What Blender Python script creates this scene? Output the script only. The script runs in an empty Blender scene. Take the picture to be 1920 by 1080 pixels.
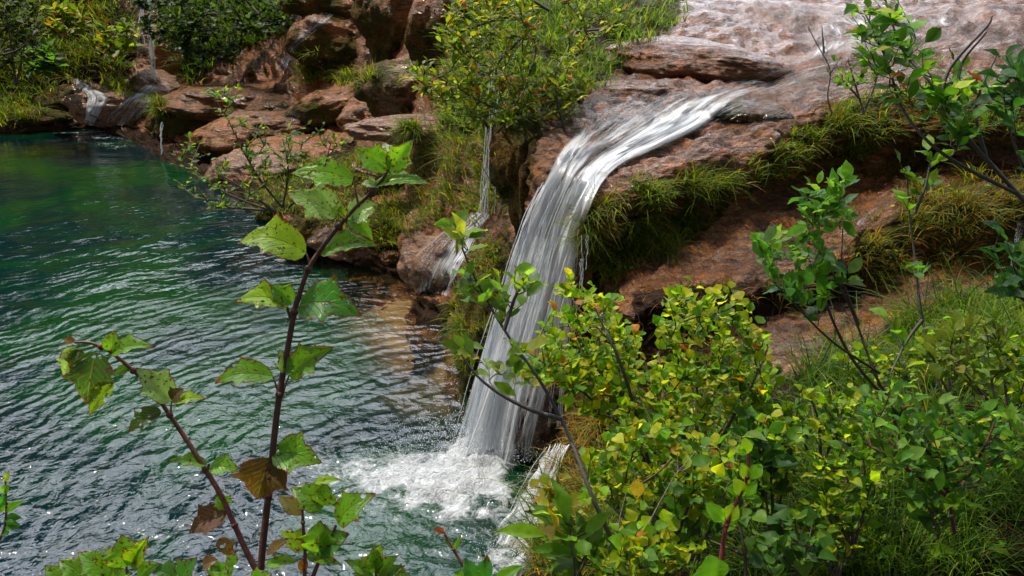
import bpy, math, random
import numpy as np
from mathutils import Vector
from mathutils.bvhtree import BVHTree
R = math.radians
random.seed(7); rng = np.random.default_rng(7)
S = bpy.context.scene
COL = S.collection

# ------------------------------------------------------------ camera, sky, sun, exposure
CAMZ, PITCH, F = 3.0, 20.0, 1600.0
cam = bpy.data.cameras.new('camera'); co = bpy.data.objects.new('camera', cam); COL.objects.link(co)
co.location = (0, 0, CAMZ); co.rotation_euler = (R(90-PITCH), 0, 0)
cam.sensor_width = 36; cam.lens = F/1920*36; cam.clip_end = 500; cam.clip_start = .05
S.camera = co
SUN_EL, SUN_AZ = 62.0, -58.0          # azimuth measured from +Y towards +X
w = bpy.data.worlds.new('World'); S.world = w; w.use_nodes = True
wn = w.node_tree; bg = wn.nodes['Background']
sky = wn.nodes.new('ShaderNodeTexSky'); sky.sky_type = 'NISHITA'; sky.sun_disc = False
sky.sun_elevation = R(SUN_EL); sky.sun_rotation = R(SUN_AZ); sky.air_density = 1.0; sky.dust_density = 1.5
# broken bright cloud added for pool reflections, brightest low ahead, off the sun
tc = wn.nodes.new('ShaderNodeTexCoord'); cn = wn.nodes.new('ShaderNodeTexNoise'); cn.inputs['Scale'].default_value = 2.6; cn.inputs['Detail'].default_value = 6
mpn = wn.nodes.new('ShaderNodeMapping'); mpn.inputs['Scale'].default_value = (1, 1, 2.2); wn.links.new(tc.outputs['Generated'], mpn.inputs[0]); wn.links.new(mpn.outputs[0], cn.inputs['Vector'])
cr_ = wn.nodes.new('ShaderNodeMapRange'); cr_.inputs[1].default_value = .36; cr_.inputs[2].default_value = .52; wn.links.new(cn.outputs[0], cr_.inputs[0])
dt = wn.nodes.new('ShaderNodeVectorMath'); dt.operation = 'DOT_PRODUCT'; wn.links.new(tc.outputs['Generated'], dt.inputs[0])
dt.inputs[1].default_value = (math.sin(R(-16))*math.cos(R(33)), math.cos(R(-16))*math.cos(R(33)), math.sin(R(33)))
au = wn.nodes.new('ShaderNodeMapRange'); au.inputs[1].default_value = .55; au.inputs[2].default_value = 1; au.inputs[3].default_value = 4; au.inputs[4].default_value = 70; wn.links.new(dt.outputs['Value'], au.inputs[0])
cc = wn.nodes.new('ShaderNodeVectorMath'); cc.operation = 'SCALE'; cc.inputs[0].default_value = (.92, .97, 1.08); wn.links.new(au.outputs[0], cc.inputs['Scale'])
cm = wn.nodes.new('ShaderNodeMix'); cm.data_type = 'RGBA'; wn.links.new(cr_.outputs[0], cm.inputs[0]); wn.links.new(sky.outputs[0], cm.inputs[6]); wn.links.new(cc.outputs[0], cm.inputs[7])
wn.links.new(cm.outputs[2], bg.inputs[0]); bg.inputs[1].default_value = 0.072
sl = bpy.data.lights.new('sun', 'SUN'); so = bpy.data.objects.new('sun', sl); COL.objects.link(so)
sl.energy = 5.0; sl.angle = R(.5); sl.color = (1, .91, .76)
sdir = Vector((math.sin(R(SUN_AZ))*math.cos(R(SUN_EL)), math.cos(R(SUN_AZ))*math.cos(R(SUN_EL)), math.sin(R(SUN_EL))))
so.rotation_euler = sdir.to_track_quat('Z', 'Y').to_euler(); so.location = (-6, 14, 18)
S.view_settings.view_transform = 'Standard'; S.view_settings.look = 'None'
S.view_settings.exposure = 0.25; S.view_settings.gamma = 1
S.render.engine = 'CYCLES'
S.cycles.max_bounces = 6; S.cycles.transparent_max_bounces = 24
S.render.resolution_x = 1024; S.render.resolution_y = 576

# ------------------------------------------------------------ pixel <-> place
cp, sp = math.cos(R(PITCH)), math.sin(R(PITCH))
def rays(px, py):
    dx = (np.asarray(px, float)-960)/F; dy = -(np.asarray(py, float)-540)/F
    return np.stack([dx, cp+dy*sp, -sp+dy*cp], -1)
CP = np.array([0, 0, CAMZ])
def P(px, py, Y): d = rays(px, py); return CP + d*(Y/d[..., 1:2] if d.ndim > 1 else Y/d[1])
def PZ(px, py, z): d = rays(px, py); return CP + d*((z-CAMZ)/d[2])
def PD(px, py, D): return CP + rays(px, py)*(np.asarray(D)[..., None] if np.ndim(D) else D)
def proj(p):
    q = np.asarray(p)-CP; f = q[..., 1]*cp-q[..., 2]*sp; u = q[..., 1]*sp+q[..., 2]*cp
    f = np.where(f < .05, .05, f)
    return 960+q[..., 0]/f*F, 540-u/f*F

# ------------------------------------------------------------ numpy noise
_p = rng.permutation(256); _p = np.concatenate([_p, _p, _p]); _g = rng.normal(size=(256, 3)); _g /= np.linalg.norm(_g, axis=1)[:, None]
def noise(p):
    p = np.asarray(p, float); i = np.floor(p).astype(int); f = p-i; i &= 255; s = f*f*f*(f*(f*6-15)+10); r = 0
    for a in (0, 1):
        for b in (0, 1):
            for c in (0, 1):
                h = _p[_p[_p[i[..., 0]+a]+i[..., 1]+b]+i[..., 2]+c]
                g = (_g[h]*(f-np.array([a, b, c]))).sum(-1)
                wt = (s[..., 0] if a else 1-s[..., 0])*(s[..., 1] if b else 1-s[..., 1])*(s[..., 2] if c else 1-s[..., 2])
                r = r+g*wt
    return r*1.6
def fbm(p, sc, o=4, g=.5):
    r = 0; a = 1; p = np.asarray(p)/sc
    for k in range(o): r = r+a*noise(p+k*17.3); a *= g; p = p*2.03
    return r
def sstep(a, b, x): t = np.clip((x-a)/(b-a), 0, 1); return t*t*(3-2*t)
def inpoly(px, py, poly):
    poly = np.array(poly, float); r = np.zeros(np.shape(px), bool); n = len(poly); j = n-1
    for i in range(n):
        xi, yi = poly[i]; xj, yj = poly[j]
        c = ((yi > py) != (yj > py)) & (px < (xj-xi)*(py-yi)/((yj-yi) if yj != yi else 1e-9)+xi)
        r ^= c; j = i
    return r
def unit(v): return v/np.maximum(np.linalg.norm(v, axis=-1, keepdims=True), 1e-9)

# ------------------------------------------------------------ mesh building
def tag(o, label=None, cat=None, group=None, kind=None):
    if label: o['label'] = label
    if cat: o['category'] = cat
    if group: o['group'] = group
    if kind: o['kind'] = kind
    return o
def empty(name, loc, label, cat, group=None):
    o = bpy.data.objects.new(name, None); COL.objects.link(o); o.location = tuple(float(x) for x in loc); o.empty_display_size = .1
    return tag(o, label, cat, group)
class MB:
    def __init__(s): s.v = []; s.q = []; s.t = []; s.c = []; s.uv = []; s.n = 0
    def add(s, v, q=None, t=None, col=(1, 1, 1), uv=None):
        v = np.asarray(v, float).reshape(-1, 3); n = len(v)
        if q is not None and len(q): s.q.append(np.asarray(q, int).reshape(-1, 4)+s.n)
        if t is not None and len(t): s.t.append(np.asarray(t, int).reshape(-1, 3)+s.n)
        c = np.asarray(col, float); c = np.broadcast_to(c, (n, 3)) if c.ndim == 1 else c
        s.v.append(v); s.c.append(c); s.uv.append(np.zeros((n, 2)) if uv is None else uv); s.n += n
    def build(s, name, mat, parent=None, attrs=None, smooth=True):
        v = np.concatenate(s.v); base = np.zeros(3)
        me = bpy.data.meshes.new(name)
        if parent is not None: base = np.array(parent.matrix_world.translation if parent.parent is None else parent.location); base = np.array(parent.location)
        v = v-base
        q = np.concatenate(s.q) if s.q else np.zeros((0, 4), int); t = np.concatenate(s.t) if s.t else np.zeros((0, 3), int)
        me.vertices.add(len(v)); me.vertices.foreach_set('co', v.ravel())
        loops = np.concatenate([q.ravel(), t.ravel()]); me.loops.add(len(loops)); me.loops.foreach_set('vertex_index', loops)
        npl = len(q)+len(t); me.polygons.add(npl)
        st = np.concatenate([np.arange(len(q))*4, len(q)*4+np.arange(len(t))*3])
        me.polygons.foreach_set('loop_start', st)
        me.polygons.foreach_set('use_smooth', np.full(npl, smooth))
        me.update(calc_edges=True); me.validate()
        ca = me.color_attributes.new('tint', 'FLOAT_COLOR', 'POINT')
        c = np.concatenate(s.c); ca.data.foreach_set('color', np.concatenate([c, np.ones((len(c), 1))], 1).ravel())
        ul = me.uv_layers.new(name='UVMap'); uv = np.concatenate(s.uv); ul.data.foreach_set('uv', uv[loops].ravel())
        for k, a in (attrs or {}).items():
            at = me.attributes.new(k, 'FLOAT', 'POINT'); at.data.foreach_set('value', np.asarray(a, float).ravel())
        me.materials.append(mat)
        o = bpy.data.objects.new(name, me); COL.objects.link(o)
        if parent is not None: o.parent = parent
        return o
def gridq(nu, nv):
    i = np.arange(nu*nv).reshape(nu, nv)
    return np.stack([i[:-1, :-1], i[1:, :-1], i[1:, 1:], i[:-1, 1:]], -1).reshape(-1, 4)
def cr(c, n):      # catmull-rom along axis 0, n steps per span
    c = np.asarray(c, float); e = np.concatenate([[2*c[0]-c[1]], c, [2*c[-1]-c[-2]]]); out = []
    for i in range(len(c)-1):
        a, b, d, f = e[i:i+4]
        for k in range(n):
            t = k/n; out.append(.5*((2*b)+(-a+d)*t+(2*a-5*b+4*d-f)*t*t+(-a+3*b-3*d+f)*t**3))
    out.append(c[-1]); return np.array(out)
def loft(ctrl, nr, nc):
    g = cr(ctrl, nr); return np.swapaxes(cr(np.swapaxes(g, 0, 1), nc), 0, 1)
def gnorm(g):
    n = np.cross(np.gradient(g, axis=0), np.gradient(g, axis=1)); return unit(n)
def tube(mb, pts, r0, r1, col=(1, 1, 1), sides=6, sm=4):
    p = cr(np.asarray(pts, float), sm) if len(pts) > 2 or sm > 1 else np.asarray(pts, float)
    n = len(p); t = unit(np.gradient(p, axis=0)); up = np.array([.3, .2, .93]); a = unit(np.cross(t, up)); b = np.cross(t, a)
    rr = np.linspace(r0, r1, n)[:, None, None]; th = np.linspace(0, 2*np.pi, sides, endpoint=False)
    ring = p[:, None]+rr*(np.cos(th)[None, :, None]*a[:, None]+np.sin(th)[None, :, None]*b[:, None])
    i = np.arange(n*sides).reshape(n, sides); j = np.roll(i, -1, 1)
    q = np.stack([i[:-1], i[1:], j[1:], j[:-1]], -1).reshape(-1, 4)
    uv = np.stack([np.repeat(np.linspace(0, 1, n), sides), np.tile(th/6.28, n)], -1)
    mb.add(ring.reshape(-1, 3), q, None, col, uv); return p

# ------------------------------------------------------------ material helpers
def newmat(name):
    m = bpy.data.materials.new(name); m.use_nodes = True; nt = m.node_tree; nt.nodes.clear()
    out = nt.nodes.new('ShaderNodeOutputMaterial'); return m, nt, out
class NT:
    def __init__(s, nt): s.t = nt
    def n(s, ty, **k):
        x = s.t.nodes.new(ty)
        for a, b in k.items():
            if a.startswith('i_'): x.inputs[int(a[2:]) if a[2:].isdigit() else a[2:].replace('_', ' ')].default_value = b
            else: setattr(x, a, b)
        return x
    def l(s, a, b): s.t.links.new(a, b); return b
    def val(s, x, sock):
        if isinstance(x, (int, float)): sock.default_value = x
        elif isinstance(x, tuple): sock.default_value = x if len(x) == 4 or sock.type == 'VECTOR' else (*x, 1)
        else: s.t.links.new(x, sock)
    def math(s, op, a, b=0.0, clamp=False):
        x = s.n('ShaderNodeMath', operation=op); x.use_clamp = clamp; s.val(a, x.inputs[0]); s.val(b, x.inputs[1]); return x.outputs[0]
    def mix(s, f, a, b, ty='MIX'):
        x = s.n('ShaderNodeMix', data_type='RGBA', blend_type=ty); s.val(f, x.inputs[0]); s.val(a, x.inputs[6]); s.val(b, x.inputs[7]); return x.outputs[2]
    def noise(s, vec, scale, detail=4, rough=.55, dist=0.0):
        x = s.n('ShaderNodeTexNoise'); x.inputs['Scale'].default_value = scale; x.inputs['Detail'].default_value = detail
        x.inputs['Roughness'].default_value = rough; x.inputs['Distortion'].default_value = dist
        if vec is not None: s.l(vec, x.inputs['Vector'])
        return x.outputs[0]
    def ramp(s, f, a, b, c0=0.0, c1=1.0):
        x = s.n('ShaderNodeMapRange'); s.val(f, x.inputs[0]); x.inputs[1].default_value = a; x.inputs[2].default_value = b
        x.inputs[3].default_value = c0; x.inputs[4].default_value = c1; x.interpolation_type = 'SMOOTHSTEP'; return x.outputs[0]
    def attr(s, name, out=2):
        x = s.n('ShaderNodeAttribute'); x.attribute_name = name; return x.outputs[out]
    def mapping(s, vec, scale, rot=(0, 0, 0)):
        x = s.n('ShaderNodeMapping'); s.l(vec, x.inputs[0]); x.inputs['Scale'].default_value = scale; x.inputs['Rotation'].default_value = rot; return x.outputs[0]
    def bump(s, h, dist, strength=1.0, nrm=None):
        x = s.n('ShaderNodeBump'); s.l(h, x.inputs['Height']); x.inputs['Distance'].default_value = dist; x.inputs['Strength'].default_value = strength
        if nrm is not None: s.l(nrm, x.inputs['Normal'])
        return x.outputs[0]

def rock_mat(name, cols, rough=(.18, .5), flow=(0, 0, -.72)):
    m, nt, out = newmat(name); N = NT(nt)
    pos = N.n('ShaderNodeNewGeometry').outputs['Position']
    big = N.noise(pos, 1.3, 5, .6, .6); mid = N.noise(pos, 6, 6, .65, .4)
    fl = N.mapping(pos, (1.6, 8, 9), flow); streak = N.noise(fl, 2.2, 6, .65, .8)
    fine = N.noise(pos, 38, 6, .7); vor = N.n('ShaderNodeTexVoronoi'); N.l(pos, vor.inputs['Vector']); vor.inputs['Scale'].default_value = 26
    c = N.mix(N.ramp(big, .38, .62), cols[0], cols[1])
    c = N.mix(N.ramp(streak, .42, .68), c, cols[2])
    c = N.mix(N.ramp(mid, .5, .68), c, cols[3])
    c = N.mix(N.ramp(fine, .3, .62, .55, 0), c, cols[4])
    ms = N.attr('moss'); mn = N.noise(pos, 14, 5, .7)
    mf = N.math('MULTIPLY', ms, 1.0); mf = N.ramp(N.math('ADD', mf, N.math('MULTIPLY', N.math('SUBTRACT', mn, .5), 1.1)), .35, .65)
    mc = N.mix(N.ramp(N.noise(pos, 3.5, 4), .4, .62), (.055, .06, .007), (.15, .08, .012))
    mc = N.mix(N.ramp(N.noise(pos, 60, 3, .8), .35, .65), mc, (.018, .016, .005))
    so_ = N.attr('soil'); sf = N.ramp(N.math('ADD', so_, N.math('MULTIPLY', N.math('SUBTRACT', mid, .5), 1.2)), .35, .7)
    c = N.mix(sf, c, N.mix(N.ramp(fine, .35, .65), (.012, .008, .005), (.05, .026, .012)))
    c = N.mix(mf, c, mc)
    b = N.n('ShaderNodeBsdfPrincipled'); N.l(c, b.inputs['Base Color'])
    rg = N.ramp(N.noise(pos, 9, 5, .7), .35, .65, rough[0], rough[1]); dry = N.math('MAXIMUM', mf, sf)
    rg = N.math('ADD', rg, N.math('MULTIPLY', dry, .35), True); N.l(rg, b.inputs['Roughness'])
    N.l(N.ramp(dry, 0, 1, .2, .06), b.inputs['Specular IOR Level'])
    N.l(N.ramp(dry, 0, .8, .42, 0), b.inputs['Coat Weight']); b.inputs['Coat Roughness'].default_value = .1; b.inputs['Coat IOR'].default_value = 1.4
    h1 = N.math('ADD', N.math('MULTIPLY', streak, 1.0), N.math('MULTIPLY', mid, .8))
    nb = N.bump(h1, .07, 1.0); nb = N.bump(vor.outputs[0], .008, .5, nb); nb = N.bump(fine, .011, .9, nb)
    N.l(nb, b.inputs['Normal']); N.l(nb, b.inputs['Coat Normal']); N.l(b.outputs[0], out.inputs[0]); return m
WETCOL = [(.18, .068, .018), (.075, .032, .013), (.26, .125, .055), (.34, .105, .008), (.022, .009, .004)]
M_rock = rock_mat('wet_travertine', WETCOL, (.16, .42))
M_rock_o = rock_mat('orange_travertine', [(.27, .088, .019), (.13, .05, .013), (.34, .155, .06), (.42, .12, .008), (.04, .016, .006)], (.18, .5), (.3, .2, -.5))
M_rock_g = rock_mat('grey_travertine', [(.26, .13, .075), (.15, .085, .055), (.36, .23, .16), (.3, .115, .03), (.045, .026, .017)], (.14, .4), (.5, .2, .9))

def leaf_mat(name, trans=.45, rough=.38, veins=False, holes=0.0, spots=0.0, spec=.16):
    m, nt, out = newmat(name); N = NT(nt)
    tint = N.attr('tint', 0); uvn = N.n('ShaderNodeUVMap').outputs[0]; pos = N.n('ShaderNodeNewGeometry').outputs['Position']
    c = N.mix(N.ramp(N.noise(pos, 45, 3), .3, .7, 0, .35), tint, (.02, .05, .005), 'MIX')
    h = None
    if veins:
        sep = N.n('ShaderNodeSeparateXYZ'); N.l(uvn, sep.inputs[0]); u, v = sep.outputs[0], sep.outputs[1]
        av = N.math('ABSOLUTE', N.math('SUBTRACT', v, .5))
        ph = N.math('FRACT', N.math('SUBTRACT', N.math('MULTIPLY', u, 7.0), N.math('MULTIPLY', av, 5.5)))
        side = N.ramp(N.math('ABSOLUTE', N.math('SUBTRACT', ph, .5)), 0, .12, 1, 0)
        midr = N.ramp(av, 0, .03, 1, 0); vv = N.math('MAXIMUM', N.math('MULTIPLY', side, .6), midr)
        c = N.mix(N.math('MULTIPLY', vv, .45), c, (.28, .38, .08)); h = vv
    edge = N.attr('edge')
    if spots:
        sn = N.noise(pos, 160, 3, .6); sf = N.ramp(sn, .64-spots*.1, .70-spots*.1)
        c = N.mix(sf, c, (.09, .035, .015))
        ef = N.ramp(N.math('ADD', edge, N.math('MULTIPLY', N.noise(pos, 40, 2), .6)), 1.15-spots*.25, 1.3-spots*.2)
        c = N.mix(ef, c, (.14, .035, .02))
    b = N.n('ShaderNodeBsdfPrincipled'); N.l(c, b.inputs['Base Color']); b.inputs['Roughness'].default_value = rough
    b.inputs['Specular IOR Level'].default_value = spec
    if h is not None: N.l(N.bump(h, .002, .8), b.inputs['Normal'])
    tr = N.n('ShaderNodeBsdfTranslucent'); N.l(N.mix(.5, c, N.mix(1.0, c, (3.0, 2.6, .5), 'MULTIPLY')), tr.inputs[0])
    mx = N.n('ShaderNodeMixShader'); mx.inputs[0].default_value = trans; N.l(b.outputs[0], mx.inputs[1]); N.l(tr.outputs[0], mx.inputs[2])
    o_ = mx.outputs[0]
    if holes:
        hn = N.n('ShaderNodeTexVoronoi'); N.l(pos, hn.inputs['Vector']); hn.inputs['Scale'].default_value = 90; hn.inputs['Randomness'].default_value = 1
        msk = N.noise(pos, 30, 2); rad = N.ramp(msk, .45, .75, .0, .33*holes); hf = N.math('LESS_THAN', hn.outputs[0], rad)
        tp = N.n('ShaderNodeBsdfTransparent'); m2 = N.n('ShaderNodeMixShader'); N.l(hf, m2.inputs[0]); N.l(o_, m2.inputs[1]); N.l(tp.outputs[0], m2.inputs[2]); o_ = m2.outputs[0]
    N.l(o_, out.inputs[0]); return m
M_leaf = leaf_mat('leaf', .55, .45)
M_bigleaf = leaf_mat('chewed_leaf', .52, .36, True, 1.3, .65, .3)
M_deadleaf = leaf_mat('dead_leaf', .3, .7, True, .8, .6, .2)
M_grass = leaf_mat('grass_blades', .45, .6, spec=.15)
def simple(name, col, rough=.6, tint=False, bump=0, sc=40, spec=.4):
    m, nt, out = newmat(name); N = NT(nt); pos = N.n('ShaderNodeNewGeometry').outputs['Position']
    c = N.attr('tint', 0) if tint else col; f = N.noise(pos, sc, 4, .7)
    c = N.mix(N.ramp(f, .35, .65, 0, .5), c, tuple(x*.35 for x in col[:3]))
    b = N.n('ShaderNodeBsdfPrincipled'); N.l(c, b.inputs['Base Color']); b.inputs['Roughness'].default_value = rough; b.inputs['Specular IOR Level'].default_value = spec
    if bump: N.l(N.bump(f, bump, .8), b.inputs['Normal'])
    N.l(b.outputs[0], out.inputs[0]); return m
M_bark = simple('bark', (.06, .04, .03), .6, True, .002, 120)

def falling_mat(name, dens=.5, su=60, sv=1.2, bright=.82):
    m, nt, out = newmat(name); N = NT(nt); uvn = N.n('ShaderNodeUVMap').outputs[0]
    wv = N.n('ShaderNodeVectorMath', operation='ADD'); wn_ = N.n('ShaderNodeTexNoise'); wn_.inputs['Scale'].default_value = 2.2; N.l(uvn, wn_.inputs['Vector']); ws = N.n('ShaderNodeVectorMath', operation='MULTIPLY'); N.l(wn_.outputs[1], ws.inputs[0]); ws.inputs[1].default_value = (.09, 0, 0); N.l(uvn, wv.inputs[0]); N.l(ws.outputs[0], wv.inputs[1]); uvn = wv.outputs[0]
    a = N.noise(N.mapping(uvn, (su, sv, 1)), 1, 5, .65, .25); b_ = N.noise(N.mapping(uvn, (su*.22, sv*.8, 1)), 1, 3, .5, .4)
    den = N.attr('dens')
    f = N.math('ADD', N.math('MULTIPLY', N.math('SUBTRACT', a, .5), 1.8), N.math('MULTIPLY', N.math('SUBTRACT', b_, .5), 3.2)); f = N.math('ADD', f, N.math('SUBTRACT', den, dens))
    al = N.ramp(f, -.5, .5, 0, .9); al = N.math('MULTIPLY', al, N.ramp(den, 0, .3))
    d = N.n('ShaderNodeBsdfDiffuse'); d.inputs[0].default_value = (bright*.93, bright*.96, bright, 1)
    t = N.n('ShaderNodeBsdfTranslucent'); t.inputs[0].default_value = (bright*.9, bright*.95, bright, 1)
    g = N.n('ShaderNodeBsdfGlossy'); g.inputs['Roughness'].default_value = .25
    nb = N.bump(a, .01, .6); N.l(nb, g.inputs['Normal'])
    m1 = N.n('ShaderNodeMixShader'); m1.inputs[0].default_value = .5; N.l(d.outputs[0], m1.inputs[1]); N.l(t.outputs[0], m1.inputs[2])
    m2 = N.n('ShaderNodeMixShader'); m2.inputs[0].default_value = .15; N.l(m1.outputs[0], m2.inputs[1]); N.l(g.outputs[0], m2.inputs[2])
    tp = N.n('ShaderNodeBsdfTransparent'); m3 = N.n('ShaderNodeMixShader'); N.l(al, m3.inputs[0]); N.l(tp.outputs[0], m3.inputs[1]); N.l(m2.outputs[0], m3.inputs[2])
    N.l(m3.outputs[0], out.inputs[0]); return m
M_fall = falling_mat('falling_water', .5, 60, 1.3)
M_thin = falling_mat('thin_falling_water', .75, 110, 1.6)
def stream_mat(name):
    m, nt, out = newmat(name); N = NT(nt); uvn = N.n('ShaderNodeUVMap').outputs[0]
    a = N.noise(N.mapping(uvn, (16, 1.6, 1)), 1, 6, .65, .5); b_ = N.noise(N.mapping(uvn, (45, 3, 1)), 1, 4, .6, .3); c_ = N.noise(N.mapping(uvn, (5, 1.0, 1)), 1, 3, .5, .5)
    den = N.attr('dens')
    f = N.math('ADD', N.math('MULTIPLY', a, .6), N.math('MULTIPLY', b_, .45)); f = N.math('ADD', f, N.math('MULTIPLY', c_, .35)); f = N.math('ADD', f, N.math('SUBTRACT', N.math('MULTIPLY', den, .42), .22))
    white = N.ramp(f, .68, .93, 0, .8); white = N.math('MULTIPLY', white, N.ramp(den, 0, .2))
    h = N.math('ADD', a, N.math('MULTIPLY', b_, .4)); nb = N.bump(h, .06, 1.0)
    g = N.n('ShaderNodeBsdfGlossy'); g.inputs['Roughness'].default_value = .15; N.l(nb, g.inputs['Normal'])
    tp = N.n('ShaderNodeBsdfTransparent'); tp.inputs[0].default_value = (.93, .9, .86, 1)
    fr = N.n('ShaderNodeFresnel'); fr.inputs[0].default_value = 1.4; N.l(nb, fr.inputs['Normal'])
    m1 = N.n('ShaderNodeMixShader'); N.l(N.math('MULTIPLY', fr.outputs[0], .28, True), m1.inputs[0]); N.l(tp.outputs[0], m1.inputs[1]); N.l(g.outputs[0], m1.inputs[2])
    d = N.n('ShaderNodeBsdfDiffuse'); d.inputs[0].default_value = (.6, .63, .68, 1); N.l(nb, d.inputs['Normal'])
    m2 = N.n('ShaderNodeMixShader'); N.l(white, m2.inputs[0]); N.l(m1.outputs[0], m2.inputs[1]); N.l(d.outputs[0], m2.inputs[2])
    m3 = N.n('ShaderNodeMixShader'); N.l(N.ramp(den, 0, .12), m3.inputs[0]); N.l(N.n('ShaderNodeBsdfTransparent').outputs[0], m3.inputs[1]); N.l(m2.outputs[0], m3.inputs[2])
    N.l(m3.outputs[0], out.inputs[0]); return m
M_stream = stream_mat('running_water')

def water_mat():
    m, nt, out = newmat('pool_water'); N = NT(nt)
    pos = N.n('ShaderNodeNewGeometry').outputs['Position']; shallow = N.attr('shallow'); foam = N.attr('foam'); calm = N.attr('calm')
    # ripples ringing out from the foot of the fall
    vm = N.n('ShaderNodeVectorMath', operation='DISTANCE'); N.l(pos, vm.inputs[0]); vm.inputs[1].default_value = (-.25, 4.9, 0)
    dist = vm.outputs['Value']; wob = N.noise(pos, .9, 3); wob2 = N.noise(pos, 3.2, 2)
    ph = N.math('ADD', N.math('MULTIPLY', dist, 38.0), N.math('ADD', N.math('MULTIPLY', wob, 34.0), N.math('MULTIPLY', wob2, 7.0)))
    ring = N.math('SINE', ph); ring = N.math('MULTIPLY', N.math('ADD', ring, 1.0), .5)
    n1 = N.noise(pos, 4.5, 3, .5, .5); n2 = N.noise(pos, 13, 3, .55, .8); n3 = N.noise(N.mapping(pos, (1, 1.0, 1)), 30, 3, .5, .4)
    amp = N.math('SUBTRACT', 1.0, N.math('MULTIPLY', calm, .9))
    rv = N.math('MULTIPLY', ring, N.noise(pos, 1.7, 2))
    h = N.math('ADD', N.math('MULTIPLY', rv, .019), N.math('ADD', N.math('MULTIPLY', n1, .05), N.math('ADD', N.math('MULTIPLY', n2, .013), N.math('MULTIPLY', n3, .0018))))
    h = N.math('MULTIPLY', h, amp)
    nb = N.bump(h, 1.0, 1.0)
    gz = N.n('ShaderNodeBsdfGlossy'); gz.inputs['Roughness'].default_value = .04; N.l(nb, gz.inputs['Normal'])
    cg = N.mix(N.ramp(N.noise(pos, .45, 3, .5, .5), .42, .6), (.0, .010, .0135), (.001, .03, .0075))
    cg = N.mix(N.ramp(N.noise(N.mapping(pos, (2.2, 1, 1)), 1.6, 5, .7), .5, .75, 0, .6), cg, (.006, .012, .002))
    df = N.n('ShaderNodeBsdfDiffuse'); N.l(cg, df.inputs[0])
    tp = N.n('ShaderNodeBsdfTransparent'); tp.inputs[0].default_value = (.9, .88, .74, 1)
    ma = N.n('ShaderNodeMixShader'); N.l(shallow, ma.inputs[0]); N.l(df.outputs[0], ma.inputs[1]); N.l(tp.outputs[0], ma.inputs[2])
    fr = N.n('ShaderNodeFresnel'); fr.inputs[0].default_value = 1.55; N.l(nb, fr.inputs['Normal'])
    mb_ = N.n('ShaderNodeMixShader'); N.l(N.math('MULTIPLY', fr.outputs[0], 1.12, True), mb_.inputs[0]); N.l(ma.outputs[0], mb_.inputs[1]); N.l(gz.outputs[0], mb_.inputs[2])
    fn = N.math('ADD', N.math('MULTIPLY', N.noise(pos, 8, 6, .72, 1.6), .8), N.math('MULTIPLY', N.noise(pos, 45, 3, .6), .2))
    ff = N.ramp(N.math('ADD', N.math('MULTIPLY', N.math('SUBTRACT', fn, .5), 2.4), foam), .36, 1.0)
    ff = N.math('MULTIPLY', ff, N.ramp(foam, 0.02, .25))
    fd = N.n('ShaderNodeBsdfDiffuse'); fd.inputs[0].default_value = (.74, .78, .83, 1); N.l(N.bump(fn, .16, 1.0), fd.inputs['Normal'])
    mc = N.n('ShaderNodeMixShader'); N.l(ff, mc.inputs[0]); N.l(mb_.outputs[0], mc.inputs[1]); N.l(fd.outputs[0], mc.inputs[2])
    N.l(mc.outputs[0], out.inputs[0]); return m
M_water = water_mat()
M_bed = simple('bed_gravel', (.25, .165, .09), .8, False, .01, 9)
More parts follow.
